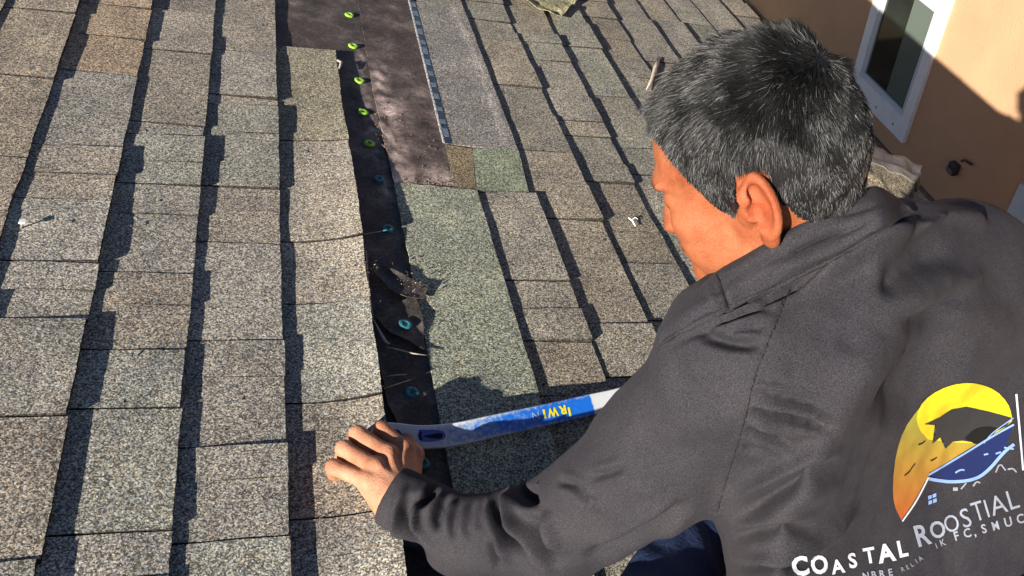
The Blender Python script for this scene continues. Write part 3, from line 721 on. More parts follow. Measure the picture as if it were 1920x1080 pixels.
def sd_shirt(P):
    d = ell(P, CH, (.205, .30, .20), TR)
    d = smin(d, ell(P, LO, (.26, .28, .2), TR), .06)
    d = smin(d, cap(P, SHL, J(1600, 590, .93), .083, .09), .05)
    d = smin(d, cap(P, J(1600, 590, .93), SHR, .085, .092), .05)
    d = smin(d, ell(P, J(1640, 600, .93), (.13, .12, .09), TR), .05)
    pp, dd = proj(P); d = smax(d, (back_depth(pp)-dd)*.72, .012)
    arm = chain(P, [(SHL, .080), (UPM, .074), (ELB, .066)], .03)
    arm = smin(arm, chain(P, [(ELB, .062), (FOM, .050), (CUF, .040)], .02), .012)
    d = smin(d, arm, .028)
    ar = chain(P, [(SHR, .08), (ELR, .062), (WRR, .040)], .02); d = smin(d, ar, .02)
    # cut the cuff open
    ax = nz(CUF-FOM); d = smax(d, (P-(CUF+ax*.004)) @ ax, .004)
    # neck opening
    nk = cap(P, J(1575, 545, .92), fromH((-.025, 0, -.01)), .050, .056); d = smax(d, -nk, .008)
    return d
allp = np.array([SHL, SHR, ELB, CUF, PEL]); Vs, Qs = surface_nets(sd_shirt, allp.min(0)-.17, allp.max(0)+.17, .0034); Vs = relax(Vs, Qs, 3)
# drop the part hidden inside the cuff hole is not needed; sculpt folds along strokes
strokes = [([(1236, 664), (1286, 634), (1352, 602), (1409, 576), (1476, 546), (1546, 511), (1606, 478), (1664, 441), (1700, 415)], -.007, 7),  # points, amplitude (m, + raises), half width px
 ([(775, 900), (752, 935), (738, 965), (734, 1003)], -.002, 7), ([(788, 925), (763, 946), (756, 974), (777, 1017), (800, 1060)], -.007, 9),
 ([(826, 911), (809, 932), (777, 953)], -.006, 8), ([(845, 925), (822, 960), (818, 1000)], -.005, 8), ([(770, 905), (750, 935), (738, 970), (742, 1010)], .004, 7),
 ([(806, 918), (786, 940), (775, 975), (790, 1010)], .005, 8), ([(870, 940), (850, 975), (852, 1020)], -.0025, 6), ([(895, 940), (878, 980), (880, 1020)], -.002, 6), ([(915, 935), (902, 970), (900, 1000)], -.002, 6),
 ([(939, 925), (938, 965), (950, 1000), (974, 1024), (985, 1050)], -.010, 11), ([(960, 925), (962, 965), (985, 1010)], .006, 10),
 ([(985, 905), (990, 935), (1008, 930)], -.012, 12), ([(1000, 960), (1005, 1000), (1020, 1035), (1060, 1060)], -.010, 11), ([(1025, 950), (1030, 990), (1050, 1030)], .004, 12),
 ([(1037, 897), (1083, 911), (1101, 939), (1104, 960)], -.004, 7), ([(1100, 895), (1140, 888), (1180, 872)], -.003, 7), ([(1111, 925), (1118, 967)], -.006, 6), ([(921, 1000), (930, 1040), (946, 1069)], -.005, 8),
 ([(700, 1000), (760, 1050), (830, 1085)], .003, 12), ([(1087, 1046), (1143, 1030), (1220, 990), (1300, 945)], -.009, 12), 
 ([(1400, 733), (1470, 744), (1560, 765)], -.0035, 6), ([(1396, 772), (1480, 782), (1570, 806)], -.0065, 7.5), ([(1392, 806), (1440, 818), (1500, 845)], -.005, 7.5), ([(1388, 842), (1440, 852)], -.0025, 6), ([(1400, 754), (1550, 786)], .0025, 6), ([(1395, 790), (1530, 822)], .0022, 6), ([(1400, 708), (1490, 722)], -.002, 7),
 ([(1370, 985), (1400, 957), (1500, 902), (1579, 857)], -.012, 16), ([(1385, 930), (1480, 875), (1580, 832)], .006, 18), ([(1360, 1010), (1450, 995), (1540, 985)], -.005, 10), ([(1370, 1035), (1450, 1045), (1540, 1010), (1620, 940)], .005, 12),
 ([(1360, 1055), (1450, 1070), (1550, 1035)], -.005, 10), ([(1487, 552), (1580, 500), (1725, 418)], .009, 15), ([(1640, 560), (1700, 510), (1790, 455)], -.011, 24), ([(1640, 520), (1700, 470), (1760, 425)], -.006, 20),
 ([(1640, 800), (1700, 720), (1770, 620), (1810, 580)], -.009, 32), ([(1675, 619), (1760, 575), (1833, 532)], -.007, 20), ([(1700, 590), (1800, 540), (1860, 500)], .004, 16), ([(1760, 760), (1830, 640), (1900, 560)], .006, 45),
 ([(1358, 600), (1410, 582), (1458, 575)], -.004, 7), ([(1300, 617), (1350, 640), (1400, 648), (1437, 642)], -.005, 10), ([(1345, 625), (1400, 618), (1440, 610)], -.003, 6), ([(1330, 585), (1400, 560), (1465, 540)], -.003, 8),
 ([(1735, 400), (1800, 405), (1860, 430)], .003, 10), ([(1700, 440), (1740, 420), (1770, 400)], .006, 9),
 ([(1560, 660), (1600, 640), (1680, 600)], -.003, 22), ([(1250, 700), (1320, 740), (1400, 720)], -.003, 24), ([(1180, 800), (1240, 850), (1330, 860)], -.003, 22), ([(1120, 850), (1180, 905), (1260, 930)], .003, 20),
]
SEAM = [(1479, 542), (1450, 617), (1415, 704), (1394, 800), (1372, 870), (1345, 960)]
NS = normals(Vs, Qs)
vw = CAM-Vs; vw /= np.linalg.norm(vw, axis=1)[:, None]; facing = np.clip((np.sum(NS*vw, 1)+.15)/.3, 0, 1)
px, dp = proj(Vs); disp = np.zeros(len(Vs))
for pts, amp, wd in strokes:
    sp = smooth_pts(pts, 2); d, t = seg_dist(px, sp); tp_ = np.clip(np.minimum(t, 1-t)*3.2, 0, 1); tp_ = tp_*tp_*(3-2*tp_)
    jitter = 1
    prof = np.exp(-(d/wd)**2)
    if amp < 0: prof = prof-.35*np.exp(-((d-2*wd)/(wd*1.1))**2)
    disp += (2.5 if pts[0][0] < 1110 else 1.5 if (wd >= 16 or wd <= 7) else 2.6)*amp*prof*np.maximum(tp_, .0)*facing
d, t = seg_dist(px, smooth_pts(SEAM, 2)); disp += (.0013*np.exp(-((d-4.5)/2.5)**2)-.0022*np.exp(-(d/2.2)**2))*facing
low = np.array([0.005*N1(p[0]*11, p[1]*11, p[2]*11)+.0016*N1(p[0]*34, p[1]*34, p[2]*34)+.0005*N1(p[0]*90, p[1]*90, p[2]*90) for p in Vs])
Vs = Vs+NS*(disp+low)[:, None]
def mat_cloth():
    m, n, b = newmat('charcoal_knit', .8, .12); co = objco(n)
    a = ramp(n, noi(n, co, 800, 2, .8), [(.32, (.014, .0133, .0155)), (.5, (.030, .028, .032)), (.66, (.050, .047, .053))])
    g = ramp(n, noi(n, co, 12, 3), [(.35, (.88, .88, .92)), (.65, (1.12, 1.08, 1.08))]); n.links.new(mul(n, a, g), b.inputs['Base Color'])
    b.inputs['Sheen Weight'].default_value = .02; b.inputs['Sheen Roughness'].default_value = .4; b.inputs['Sheen Tint'].default_value = (.8, .75, .85, 1)
    x = nd(n, 'ShaderNodeMath', operation='ADD'); n.links.new(noi(n, co, 900, 2), x.inputs[0]); n.links.new(noi(n, co, 60, 5, .6), x.inputs[1]); bump(n, b, x.outputs[0], .45, .0016); return m
m_cloth = mat_cloth()
shirt = mk('shirt', Vs, Qs, m_cloth, None, True); under(shirt, person); shirt['label'] = 'charcoal long sleeved work shirt with printed back'
BV = BVHTree.FromPolygons([Vector(v) for v in Vs.tolist()], Qs.tolist())
# ---- cuff band inner shade comes from the sleeve end; sleeve opening ring
def on_shirt(x, y, off=.001, dflt=.85):
    r = nz(B @ np.array([(x-960)/F, (y-540)/F, 1.0])); h = BV.ray_cast(Vector(CAM), Vector(r))
    if h[0] is None: return J(x, y, dflt)
    n = np.array(h[1]); n = n if n @ r < 0 else -n
    return np.array(h[0])+n*off
# ---- collar : fold line and outer edge (px, py, depth)
fold = [(1262, 590, .86), (1300, 555, .845), (1345, 512, .835), (1400, 480, .825), (1470, 440, .815), (1540, 400, .815), (1600, 368, .83), (1640, 352, .85), (1668, 366, .875), (1690, 385, .90)]
edge = [(1232, 652, .85), (1282, 622, .835), (1350, 592, .81), (1405, 566, .80), (1470, 535, .79), (1540, 500, .79), (1600, 468, .80), (1660, 430, .82), (1695, 405, .85), (1712, 398, .885)]
inner = [(1290, 590, .93), (1320, 560, .92), (1365, 535, .91), (1410, 500, .90), (1480, 465, .89), (1545, 425, .89), (1590, 395, .90), (1620, 382, .92), (1640, 390, .94), (1650, 400, .95)]
def col_loft(rows, nI, nJ, thick, wr=0.0):
    R_ = [np.array([J(*p) for p in r]) for r in rows]
    def samp(r, t): 
        a = t*(len(r)-1); i = min(int(a), len(r)-2); a -= i; p0 = r[max(i-1, 0)]; p1 = r[i]; p2 = r[i+1]; p3 = r[min(i+2, len(r)-1)]
        return .5*((2*p1)+(-p0+p2)*a+(2*p0-5*p1+4*p2-p3)*a*a+(-p0+3*p1-3*p2+p3)*a**3)
    V = []
    for i in range(nI+1):
        for j in range(nJ+1):
            s = i/nI*(len(R_)-1); k = min(int(s), len(R_)-2); s -= k; t = j/nJ
            c = [samp(R_[q], t) for q in range(len(R_))]
            col = np.array(c); p = samp(col, i/nI)
            V.append(p+wr*nz(CAM-p)*(N1(t*5+i/nI*2.2, i/nI*9, 3.3)+.5*N1(t*14, i/nI*16)))
    V = np.array(V); Q = np.array([[i*(nJ+1)+j, i*(nJ+1)+j+1, (i+1)*(nJ+1)+j+1, (i+1)*(nJ+1)+j] for i in range(nI) for j in range(nJ)])
    return V, Q
def rest(x, y, d, off, lim=.07):
    dd = float(proj(on_shirt(x, y, off, d))[1]); return (x, y, dd if abs(dd-d) < lim else d)
edge2 = [rest(x, y, d, .0135) for x, y, d in edge]
bulge = []
for a, b, c in zip(fold, edge, edge2):
    x, y = a[0]*.45+b[0]*.55-2, a[1]*.45+b[1]*.55-4; h = rest(x, y, c[2], .020, .05); bulge.append((x, y, min(h[2], c[2]*.6+a[2]*.4-.008)))
edge = edge2
Vk, Qk = col_loft([inner, fold, bulge, edge], 44, 150, .003, .0022)
NK = normals(Vk, Qk); NK *= np.sign(np.sum(NK*(CAM-Vk), 1))[:, None]; pk, _ = proj(Vk); dk = np.zeros(len(Vk))
for pts, amp, wd in [([(1440, 490), (1540, 455), (1640, 412)], -.005, 7), ([(1480, 475), (1560, 440), (1600, 420)], -.004, 6), ([(1400, 520), (1500, 492), (1640, 440)], .004, 10), ([(1250, 625), (1300, 590), (1345, 560)], .004, 14), ([(1500, 505), (1590, 470), (1670, 420)], -.004, 7), ([(1560, 410), (1620, 390), (1660, 380)], -.004, 7), ([(1348, 515), (1356, 550), (1372, 590)], -.004, 5), ([(1330, 530), (1340, 565), (1352, 600)], .003, 5)]:
    d, t = seg_dist(pk, smooth_pts(pts, 2)); tp_ = np.clip(np.minimum(t, 1-t)*3.5, 0, 1); dk += amp*np.exp(-(d/wd)**2)*tp_
Vk = Vk+NK*dk[:, None]
collar = mk('collar', Vk, Qk, m_cloth, None, True); under(collar, person); collar['label'] = 'folded shirt collar around the neck'
sm = collar.modifiers.new('s', 'SOLIDIFY'); sm.thickness = .0035; sm.offset = 0
# ---- printing on the back, laid on the cloth
def flat(name, col, rough=.6): return simple(name, col, rough, .3, .08, 200)
def cp(x, y): return (1400+x/2.51, 650+y/2.51)
def decal(name, pts2, tris, off, mat, label=None, maxe=7, tintf=None):
    bm = bmesh.new(); vs = [bm.verts.new((x, y, 0)) for x, y in pts2]
    for t in tris:
        try: bm.faces.new([vs[i] for i in t])
        except ValueError: pass
    bmesh.ops.triangulate(bm, faces=bm.faces[:])
    for _ in range(6):
        es = [e for e in bm.edges if e.calc_length() > maxe]
        if not es: break
        bmesh.ops.subdivide_edges(bm, edges=es, cuts=1); bmesh.ops.triangulate(bm, faces=bm.faces[:])
    P2 = [(v.co.x, v.co.y) for v in bm.verts]; bm.verts.index_update(); fs = [tuple(v.index for v in f.verts) for f in bm.faces]; bm.free()
    P3 = [on_shirt(x, y, off*.62) for x, y in P2]
    t = np.array([tintf(x, y) for x, y in P2]) if tintf else None
    o = mk(name, P3, fs, mat, None, True, t); o.parent = shirt
    if label: o['label'] = label
    return o
def poly(name, pts, off, mat, label=None, sm_=1, tintf=None):
    q = smooth_pts([cp(*p) for p in pts]+[cp(*pts[0])], sm_)[:-1] if sm_ else [np.array(cp(*p)) for p in pts]
    return decal(name, [tuple(p) for p in q], [tuple(range(len(q)))], off, mat, label, 7, tintf)
def line(name, pts, w, off, mat, label=None, sm_=2):
    q = smooth_pts([cp(*p) for p in pts], sm_); w = w/2.51/2; L = []; R_ = []
    for i, p in enumerate(q):
        d = q[min(i+1, len(q)-1)]-q[max(i-1, 0)]; d = d/np.linalg.norm(d); n = np.array([-d[1], d[0]])*w; L.append(p+n); R_.append(p-n)
    return decal(name, [tuple(p) for p in L+R_], [(i, i+1, len(q)+i+1, len(q)+i) for i in range(len(q)-1)], off, mat, label)
mv, n_, b_ = newmat('gradient_print', .6, .3); vc = nd(n_, 'ShaderNodeVertexColor'); vc.layer_name = 'tint'; n_.links.new(vc.outputs[0], b_.inputs['Base Color'])
def grad(x, y):
    t = (y-cp(0, 250)[1])/(cp(0, 800)[1]-cp(0, 250)[1]); t = min(1, max(0, t)); return np.array([.32, .33, .04])*(1-t)+np.array([.42, .10, .02])*t if t > .45 else np.array([.30, .33, .05])*(1-t/.45)+np.array([.36, .23, .03])*(t/.45)
m_yel = flat('yellow_print', (.72, .56, .015)); m_grey = flat('grey_print', (.028, .028, .03)); m_blk = flat('black_print', (.005, .005, .006)); m_navy = flat('navy_print', (.008, .018, .09)); m_lb = flat('pale_blue_print', (.22, .34, .62)); m_wp = flat('white_print', (.62, .64, .7))
m_wp2 = flat('worn_white_print', (.28, .30, .36))
poly('logo_drop', [(725, 815), (690, 745), (684, 640), (700, 500), (738, 385), (800, 298), (870, 222), (960, 176), (1060, 165), (1150, 190), (1212, 242), (1246, 315), (1248, 360), (1100, 445), (960, 530), (850, 605), (790, 722)], .0012, mv, 'orange to yellow drop shaped emblem', 1, grad)
poly('logo_sun', [(850, 435), (805, 385), (792, 320), (830, 250), (900, 200), (990, 170), (1080, 168), (1170, 202), (1225, 260), (1245, 318), (1240, 355), (1100, 450), (1000, 450), (920, 442)], .0018, m_yel, 'bright yellow sun disc', 1)
poly('logo_shape', [(830, 362), (900, 330), (960, 290), (1030, 278), (1130, 300), (1200, 318), (1242, 330), (1222, 370), (1150, 405), (1090, 452), (1010, 440), (965, 445), (930, 478), (948, 398), (905, 425), (868, 455), (918, 358), (880, 366)], .0024, m_grey, 'dark grey jagged silhouette', 0)
poly('logo_inner', [(1020, 430), (1060, 385), (1120, 370), (1185, 380), (1140, 425), (1085, 462)], .003, m_blk)  # black inner shape of the printed emblem
poly('logo_sea', [(850, 602), (1000, 512), (1130, 432), (1248, 366), (1222, 450), (1180, 540), (1080, 615), (980, 628), (900, 618)], .0024, m_navy, 'navy roof shaped field', 0)
line('logo_roofline', [(850, 600), (1000, 512), (1130, 430), (1252, 362)], 9, .0032, m_lb)
line('logo_wave', [(850, 618), (940, 634), (1060, 626), (1130, 582), (1205, 490), (1252, 455)], 15, .0034, m_lb, 'pale blue wave line')
line('logo_gable', [(725, 818), (790, 728), (848, 612)], 7, .0034, m_wp)
line('logo_spark', [(1110, 450), (1150, 400), (1250, 330)], 5, .0034, m_lb)
for q in ([(975, 590), (1000, 575), (1018, 578)], [(1205, 470), (1250, 478)], [(1165, 500), (1190, 492)], [(1110, 505), (1130, 500)]): line('logo_fleck', q, 8, .0034, m_lb, None, 1)
for q in ([(735, 605), (760, 585), (768, 570), (785, 548)], [(800, 458), (820, 452), (832, 440)], [(858, 535), (872, 530), (888, 518)]): line('logo_bird', q, 5, .0032, m_blk)
for (a, b) in ((848, 700), (870, 692), (850, 724), (872, 716)): poly('logo_window', [(a, b), (a+17, b-6), (a+17, b+12), (a, b+18)], .0024, m_lb, None, 0)
line('logo_bar', [(1266, 220), (1282, 400), (1297, 580)], 9, .0018, m_wp, 'upright white line')
line('logo_mark', [(1168, 590), (1188, 545), (1215, 580)], 7, .0018, m_wp2, None, 1); line('logo_mark', [(1225, 575), (1250, 570), (1266, 590)], 7, .0018, m_wp2, None, 1)
line('logo_mark', [(968, 668), (990, 668)], 16, .0018, m_wp2, None, 1); line('logo_mark', [(1005, 668), (1030, 640)], 7, .0018, m_wp2, None, 1); line('logo_mark', [(1062, 655), (1078, 632), (1095, 640)], 8, .0018, m_wp2, None, 1)
def glyph(ch, x, y, h, ang, mat, wsc=1, bold=.03, name='letter'):
    """one letter: x,y = middle of its baseline in px"""
    cu = bpy.data.curves.new('t', 'FONT'); cu.body = ch; cu.size = 1; cu.offset = bold; cu.resolution_u = 3
    to = bpy.data.objects.new('t', cu); COL.objects.link(to); bpy.context.view_layer.update()
    me = to.evaluated_get(bpy.context.evaluated_depsgraph_get()).to_mesh(); v = np.array([w.co[:2] for w in me.vertices]); fs = [tuple(p.vertices) for p in me.polygons]; to.to_mesh_clear()
    bpy.data.objects.remove(to); 
    if len(v) == 0: return None
    cx = (v[:, 0].min()+v[:, 0].max())/2; s = h/.69; v = (v-[cx, 0])*s*[wsc, 1]; c, sn = math.cos(ang), math.sin(ang)
    return [(x+a*c-(-b)*(-0)+b*sn*-1*-1*0+(-b)*(-sn)*1, y+a*sn+(-b)*c) for a, b in v], fs
def text(letters, mat, off=.0018, name='printed_word', label=None):
    P = []; Fq = []
    for (ch, x, y, h, ang, ws, bo_) in letters:
        X, Y = cp(x, y); g = glyph(ch, X, Y, h*1.06/2.51, math.radians(ang), mat, ws, bo_)
        if not g: continue
        b = len(P); P += g[0]; Fq += [tuple(i+b for i in f) for f in g[1]]
    return decal(name, P, Fq, off, mat, label, 6)
text([('C', 255, 1072, 78, -10, .95, .035), ('O', 345, 1062, 76, -10, .85, .035), ('A', 430, 1062, 58, -10, .95, .03), ('S', 500, 1036, 62, -10, .9, .03), ('T', 580, 1014, 66, -10, .85, .03), ('A', 660, 1008, 76, -11, .95, .035), ('L', 738, 984, 70, -12, .85, .03)], m_wp, label='COASTAL in white capitals')
text([('R', 838, 930, 92, -16, .8, .02), ('O', 905, 895, 72, -16, .85, .02), ('O', 972, 868, 76, -17, .8, .0), ('S', 1040, 846, 84, -17, .85, .0), ('T', 1098, 815, 86, -17, .7, .0), ('I', 1138, 800, 80, -17, .8, .0), ('A', 1192, 784, 84, -17, .9, .0), ('L', 1262, 760, 86, -17, .85, .0)], m_wp2, label='ROOSTIAL in worn white capitals')
text([('N', 560, 1092, 30, -10, .9, .03), ('B', 598, 1086, 30, -10, .9, .03), ('R', 637, 1081, 30, -10, .9, .03), ('E', 676, 1075, 30, -11, .9, .03), ('R', 735, 1055, 20, -20, .9, .0), ('E', 758, 1045, 20, -25, .9, .0), ('L', 780, 1032, 20, -30, .9, .0), ('I', 800, 1016, 20, -32, .9, .0), ('A', 820, 1003, 20, -34, .9, .0)], m_wp2, label='small worn white letters, left part')
text([('I', 893, 948, 24, -20, .9, .0), ('K', 925, 934, 30, -20, .9, .0), ('F', 990, 908, 38, -16, .9, .02), ('C', 1040, 894, 38, -16, .9, .02), (',', 1074, 888, 38, -16, .9, .02), ('S', 1118, 874, 38, -15, .9, .02), ('M', 1172, 860, 38, -15, .8, .02), ('U', 1232, 843, 40, -14, .9, .02), ('C', 1290, 828, 40, -14, .9, .02)], m_wp2, label='small worn line of white letters')

def uncp(p): return ((p[0]-1400)*2.51, (p[1]-650)*2.51)
m_thread_shade = simple('dark_thread_shade', (.008, .008, .009), .9)
line('armhole_seam', [uncp(p) for p in SEAM], 6, .002, m_thread_shade, 'dark stitched seam of the sleeve')
BV0 = BV; BV = BVHTree.FromPolygons([Vector(v) for v in Vk.tolist()], Qk.tolist())
line('collar_seam_shade', [uncp(p) for p in [(1246, 641), (1286, 613), (1348, 583), (1402, 557), (1466, 525), (1536, 490), (1596, 458), (1654, 422)]], 4, .005, m_thread_shade, 'dark thread line along the collar edge, standing for its shaded gap')  # near-black line paints the shaded gap at the collar edge
line('collar_seam_shade', [uncp(p) for p in [(1345, 518), (1352, 550), (1366, 582)]], 5, .005, m_thread_shade)
BV = BV0
# ---- hair
def hairline(q):   # >0 inside the haired area; q in head coordinates
    x, y, z = q[:, 0], np.abs(q[:, 1]), q[:, 2]
    front = z-np.interp(x, [-.12, -.075, -.052, -.038, -.014, .0, .014, .026, .045, .062, .08, .095], [-.058, -.056, -.046, -.012, .026, .008, -.012, -.004, .034, .062, .082, .094])
    return front+.004*np.array([N1(a*60, b*60, c*60) for a, b, c in q])
NH = normals(Vh, Qh); qh = (Vh-HC) @ HR/HS; on = hairline(qh) > -.0
rr_ = np.linalg.norm(qh-[0, 0, .03], axis=1)
earz = (np.abs(qh[:, 1]) > .0765) & (qh[:, 2] < .040) & (qh[:, 0] > -.04) & (qh[:, 0] < -.001)
on &= ~earz
# faces inside -> cap shell
fm_ = on[Qh].all(1); used = np.unique(Qh[fm_]); mp = np.full(len(Vh), -1); mp[used] = np.arange(len(used))
Vcap = Vh[used]+NH[used]*.003; Qcap = mp[Qh[fm_]]
tri = Qh[fm_]; a, b, c = Vh[tri[:, 0]], Vh[tri[:, 1]], Vh[tri[:, 2]]; area = np.linalg.norm(np.cross(b-a, c-a), axis=1); NST = 130000
pick = rng.choice(len(tri), NST, p=area/area.sum()); r1 = rng.random((NST, 1)); r2 = rng.random((NST, 1)); d4 = Vh[tri[pick, 3]]
root = (a[pick]*(1-r1)+b[pick]*r1)*(1-r2)+(d4*(1-r1)+c[pick]*r1)*r2
nr = nz(NH[tri[pick, 0]][0])*0+NH[tri[pick, 0]]; ql = (root-HC) @ HR/HS
crown = np.array([-.055, .01, .115]); 
nl = nr @ HR
dirn = ql-crown; dirn += np.array([.045, 0, 0])*np.clip((ql[:, 2:3]-.05)/.05, 0, 1); dirn -= nl*np.sum(dirn*nl, 1)[:, None]; dirn /= np.maximum(np.linalg.norm(dirn, axis=1), 1e-6)[:, None]
down = np.array([.10, 0, -1.0]); down = down-nl*(nl @ down)[:, None]; down /= np.maximum(np.linalg.norm(down, axis=1), 1e-6)[:, None]
ws = np.clip((.10-ql[:, 2])/.07, 0, 1)[:, None]; dirn = dirn*(1-ws)+down*ws
clump = np.array([[N1(p[0]*55, p[1]*55, p[2]*55), N1(p[0]*55+9, p[1]*55, p[2]*55), N1(p[0]*55, p[1]*55+9, p[2]*55)] for p in ql])
dirn = dirn+clump*.6+rng.normal(0, .11, (NST, 3))
topf = np.clip((ql[:, 2]-.02)/.08, 0, 1); ln = (.0085+.009*topf+.006*topf*np.clip((ql[:, 0])/.07, 0, 1))*rng.uniform(.6, 1.15, NST)
edge_f = np.clip(hairline(ql)/.02, .35, 1); ln = ln*edge_f*.82
lift = (.18+.24*rng.random(NST))*(1-.45*ws[:, 0]); crw = np.exp(-(np.linalg.norm(ql-crown, axis=1)/.04)**2); lift += crw*.6
dW = (dirn @ HR.T); nW = nr
p0 = root+nW*.0024; p1 = p0+(dW*.42+nW*lift[:, None]*.55)*ln[:, None]; p2 = p0+(dW*.95+nW*lift[:, None]*.75)*ln[:, None]
vwr = CAM-root; vwr /= np.linalg.norm(vwr, axis=1)[:, None]; side = np.cross(dW, vwr+rng.normal(0, .3, (NST, 3))); side /= np.maximum(np.linalg.norm(side, axis=1), 1e-6)[:, None]
wdh = rng.uniform(.00014, .00030, NST)[:, None]
HV = np.stack([p0-side*wdh, p0+side*wdh, p1+side*wdh*.85, p1-side*wdh*.85, p2+side*wdh*.25, p2-side*wdh*.25], 1).reshape(-1, 3)
ix = np.arange(NST)[:, None]*6; HQ = np.concatenate([ix+np.array([[0, 1, 2, 3]]), ix+np.array([[3, 2, 4, 5]])])
frontness = np.clip((ql[:, 0]+.02)/.09, 0, 1)*.42+np.clip((.045-ql[:, 2])/.05, 0, 1)*.30+.06
gray = rng.random(NST) < frontness; base = np.where(gray[:, None], (.022+.14*rng.random((NST, 1))**1.8), rng.uniform(.004, .014, (NST, 1)))*np.array([[1, .98, .97]])
tint = np.concatenate([np.tile([[.010, .009, .010]], (len(Vcap), 1)), np.repeat(base, 6, axis=0)])
HVall = np.concatenate([Vcap, HV]); HQall = np.concatenate([Qcap, HQ+len(Vcap)])
mh, n_, b_ = newmat('hair_strands', .45, .22); vc = nd(n_, 'ShaderNodeVertexColor'); vc.layer_name = 'tint'; n_.links.new(vc.outputs[0], b_.inputs['Base Color'])
hair = mk('hair', HVall, HQall, mh, None, False, tint); under(hair, person); hair['label'] = 'short black hair turning grey at the temple and front'
# eyebrow
# ---- jeans
def sd_jeans(P):
    d = chain(P, [(HIPL, .10), (KNEE, .072)], .02); d = smin(d, chain(P, [(KNEE, .070), (ANK, .052)], .02), .02); d = smin(d, chain(P, [(KNER, .070), (KNER+np.array([.40, -.30, -.10]), .05)], .02), .02)
    d = smin(d, chain(P, [(HIPR, .10), (KNER, .075)], .02), .03); d = smin(d, cap(P, HIPL, HIPR, .11, .11), .04); return smax(d, -P[:, 2]+.012, .01)
allp = np.array([HIPL, HIPR, KNEE, KNER, ANK, KNER+[.45, -.3, -.1]]); Vj, Qj = surface_nets(sd_jeans, allp.min(0)-.15, allp.max(0)+.15, .007)
NJ = normals(Vj, Qj); Vj = Vj+NJ*np.array([.006*N1(p[0]*30, p[1]*12, p[2]*25) for p in Vj])[:, None]
jn = mk('jeans', Vj, Qj, simple('blue_denim', (.025, .04, .10), .85, .2, .25, 300, .002, 150), None, True); under(jn, person)

# ------------------------------------------------------------------ pry bar
m_blue, n_, b_ = newmat('worn_blue_paint', .38, .5); co = objco(n_)
xs = nd(n_, 'ShaderNodeVertexColor'); xs.layer_name = 'tint'
sc_ = noi(n_, co, 140, 6, .75); ad = nd(n_, 'ShaderNodeMath', operation='ADD'); sp = nd(n_, 'ShaderNodeSeparateColor'); n_.links.new(xs.outputs[0], sp.inputs[0]); n_.links.new(sc_, ad.inputs[0]); n_.links.new(sp.outputs[0], ad.inputs[1])
c_ = ramp(n_, ad.outputs[0], [(0, (.006, .13, .62)), (.62, (.008, .14, .64)), (.72, (.10, .24, .62)), (.86, (.38, .44, .55)), (1, (.60, .62, .64))]); n_.links.new(c_, b_.inputs['Base Color']); bump(n_, b_, sc_, .3, .001)
bar = empty('pry_bar', tuple(RP(950, 790, .02))); tag(bar, 'worn blue flat pry bar running from the left hand to under the arm', 'pry bar')
bp = [(722, 816, .026), (745, 817, .026), (790, 820, .028), (850, 815, .028), (925, 799, .026), (1000, 783, .022), (1060, 770, .018), (1107, 759, .016), (1165, 746, .015), (1240, 724, .017), (1300, 700, .03)]
bw = [.0185, .018, .0172, .0170, .0170, .0170, .0170, .0172, .0172, .0172, .0175]
C3 = np.array([RP(*p) for p in bp]); NB = 110
def bs(t):
    a = t*(len(C3)-1); i = min(int(a), len(C3)-2); a -= i; g = lambda r: r[max(i-1, 0)], 
    p0, p1, p2, p3 = C3[max(i-1, 0)], C3[i], C3[i+1], C3[min(i+2, len(C3)-1)]; p = .5*((2*p1)+(-p0+p2)*a+(2*p0-5*p1+4*p2-p3)*a*a+(-p0+3*p1-3*p2+p3)*a**3)
    return p, bw[i]*(1-a)+bw[i+1]*a
cs = [(-1, -.5), (-1, .2), (-.93, .45), (-.6, .5), (-.2, .5), (.2, .5), (.6, .5), (.93, .45), (1, .2), (1, -.5)]
mb = MB(); vs = []; fs = []; tn = []; K = len(cs); skip = set()
for i in range(NB+1):
    t = i/NB; p, w = bs(t); q, _ = bs(min(1, t+.005)); r_, _ = bs(max(0, t-.005)); d = nz(q-r_); sd_ = nz(np.cross(d, [0, 0, 1.])); up = np.cross(sd_, d); sd_, up = sd_*.87-up*.5, up*.87+sd_*.5
    wear = np.interp(t, [0, .14, .3, .42, .55, .7, .715, 1], [1, .62, .36, .18, .05, .02, 1, 1]) if True else 0
    for (a, b) in cs:
        vs.append(p+sd_*a*w+up*b*.0065); tn.append(np.clip(wear+(.18 if abs(a) > .9 else 0), 0, 1))
for i in range(NB):
    for k in range(K): fs.append((i*K+k, i*K+(k+1) % K, (i+1)*K+(k+1) % K, (i+1)*K+k))
fs += [tuple(range(K)), tuple(range(NB*K, NB*K+K))]
o = mk('bar_blade', vs, fs, m_blue, None, False, np.array(tn)[:, None]*np.ones((1, 3)))
bm = bmesh.new(); bm.from_mesh(o.data); bmesh.ops.recalc_face_normals(bm, faces=bm.faces); bm.to_mesh(o.data); bm.free(); under(o, bar)
BVb = BVHTree.FromPolygons([Vector(v) for v in vs], fs)
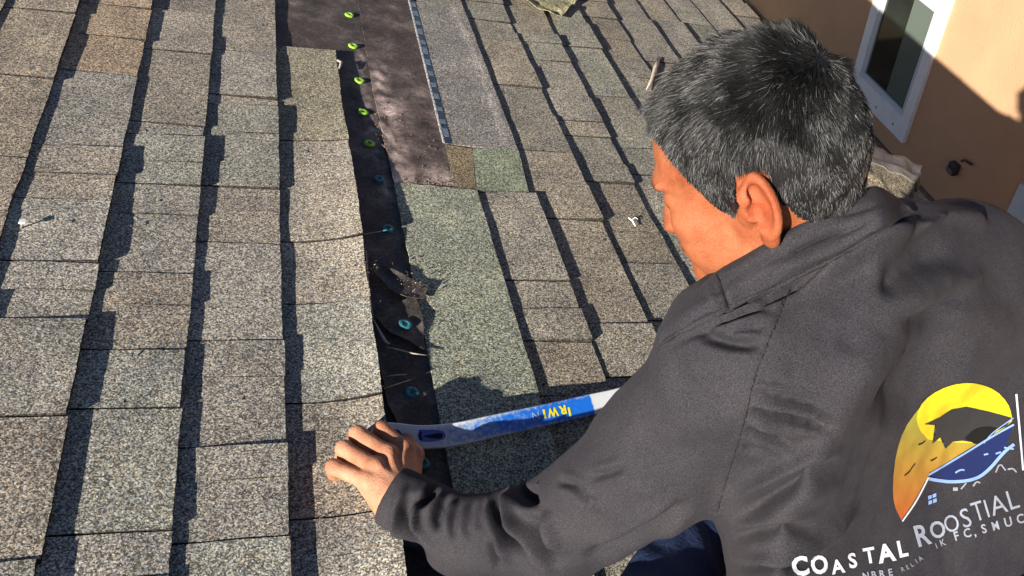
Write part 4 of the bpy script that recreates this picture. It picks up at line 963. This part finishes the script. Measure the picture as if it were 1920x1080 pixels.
def on_bar(x, y, off):
    r = nz(B @ np.array([(x-960)/F, (y-540)/F, 1.0])); h = BVb.ray_cast(Vector(CAM), Vector(r)); return (np.array(h[0]) if h[0] else RP(x, y, .02))+np.array([0, 0, off])
def barpoly(name, pts, mat, off=.0006, label=None):
    q = smooth_pts(list(pts)+[pts[0]], 2)[:-1]; P = [on_bar(x, y, off) for x, y in q]; c = sum(P)/len(P)
    Vn = [c]+P; n = len(P); o = mk(name, Vn, [(0, 1+i, 1+(i+1) % n) for i in range(n)], mat, None, False); under(o, bar)
    if label: o['label'] = label
barpoly('slot_ring', [(786, 806), (782, 818), (788, 830), (830, 827), (838, 816), (828, 806)], flat('slot_blue', (.10, .13, .45)), .0006, 'bevelled blue ring round the nail slot')
barpoly('nail_slot', [(792, 819), (803, 822), (828, 824), (831, 816), (826, 812), (805, 816)], m_blk, .0012, 'dark teardrop nail slot')
barpoly('nail_slot', [(788, 810), (784, 818), (789, 827), (793, 826), (788, 818), (792, 811)], m_blk, .0012)
barpoly('claw_notch', [(738, 806), (748, 806), (755, 817), (750, 829), (742, 830)], flat('notch_blue', (.02, .06, .2)), .0008, 'dark notch of the claw')
P = []; Fq = []
for ch, x, y, ws_, mt in [('I', 1066, 765, 1, 0), ('R', 1053, 762, .95, 0), ('W', 1035, 766, .8, 0), ('I', 1019, 769, 1, 0)]:
    g = glyph(ch, x, y, 15.5, math.radians(180-12), None, ws_, .04); b = len(P); P += g[0]; Fq += [tuple(i+b for i in f) for f in g[1]]
o = mk('brand_word', [on_bar(x, y, .0007) for x, y in P], Fq, flat('yellow_letters', (.75, .68, .03))); under(o, bar); o['label'] = 'IRWI in yellow, upside down'
g = glyph('N', 1003, 773, 15, math.radians(168), None, .9, .0); o = mk('brand_letter', [on_bar(x, y, .0007) for x, y in g[0]], g[1], flat('worn_letters', (.3, .4, .65))); under(o, bar); o['label'] = 'worn pale last letter N'

# ------------------------------------------------------------------ tilt the whole place so that world Z is up
for o in list(S.objects):
    if o.parent is None and o.type in ('MESH', 'EMPTY'):
        if o.type == 'MESH' and not o.get('label') and not o.get('kind'): print('untagged top-level', o.name)
        o.matrix_world = RM @ Matrix.Translation(o.location)
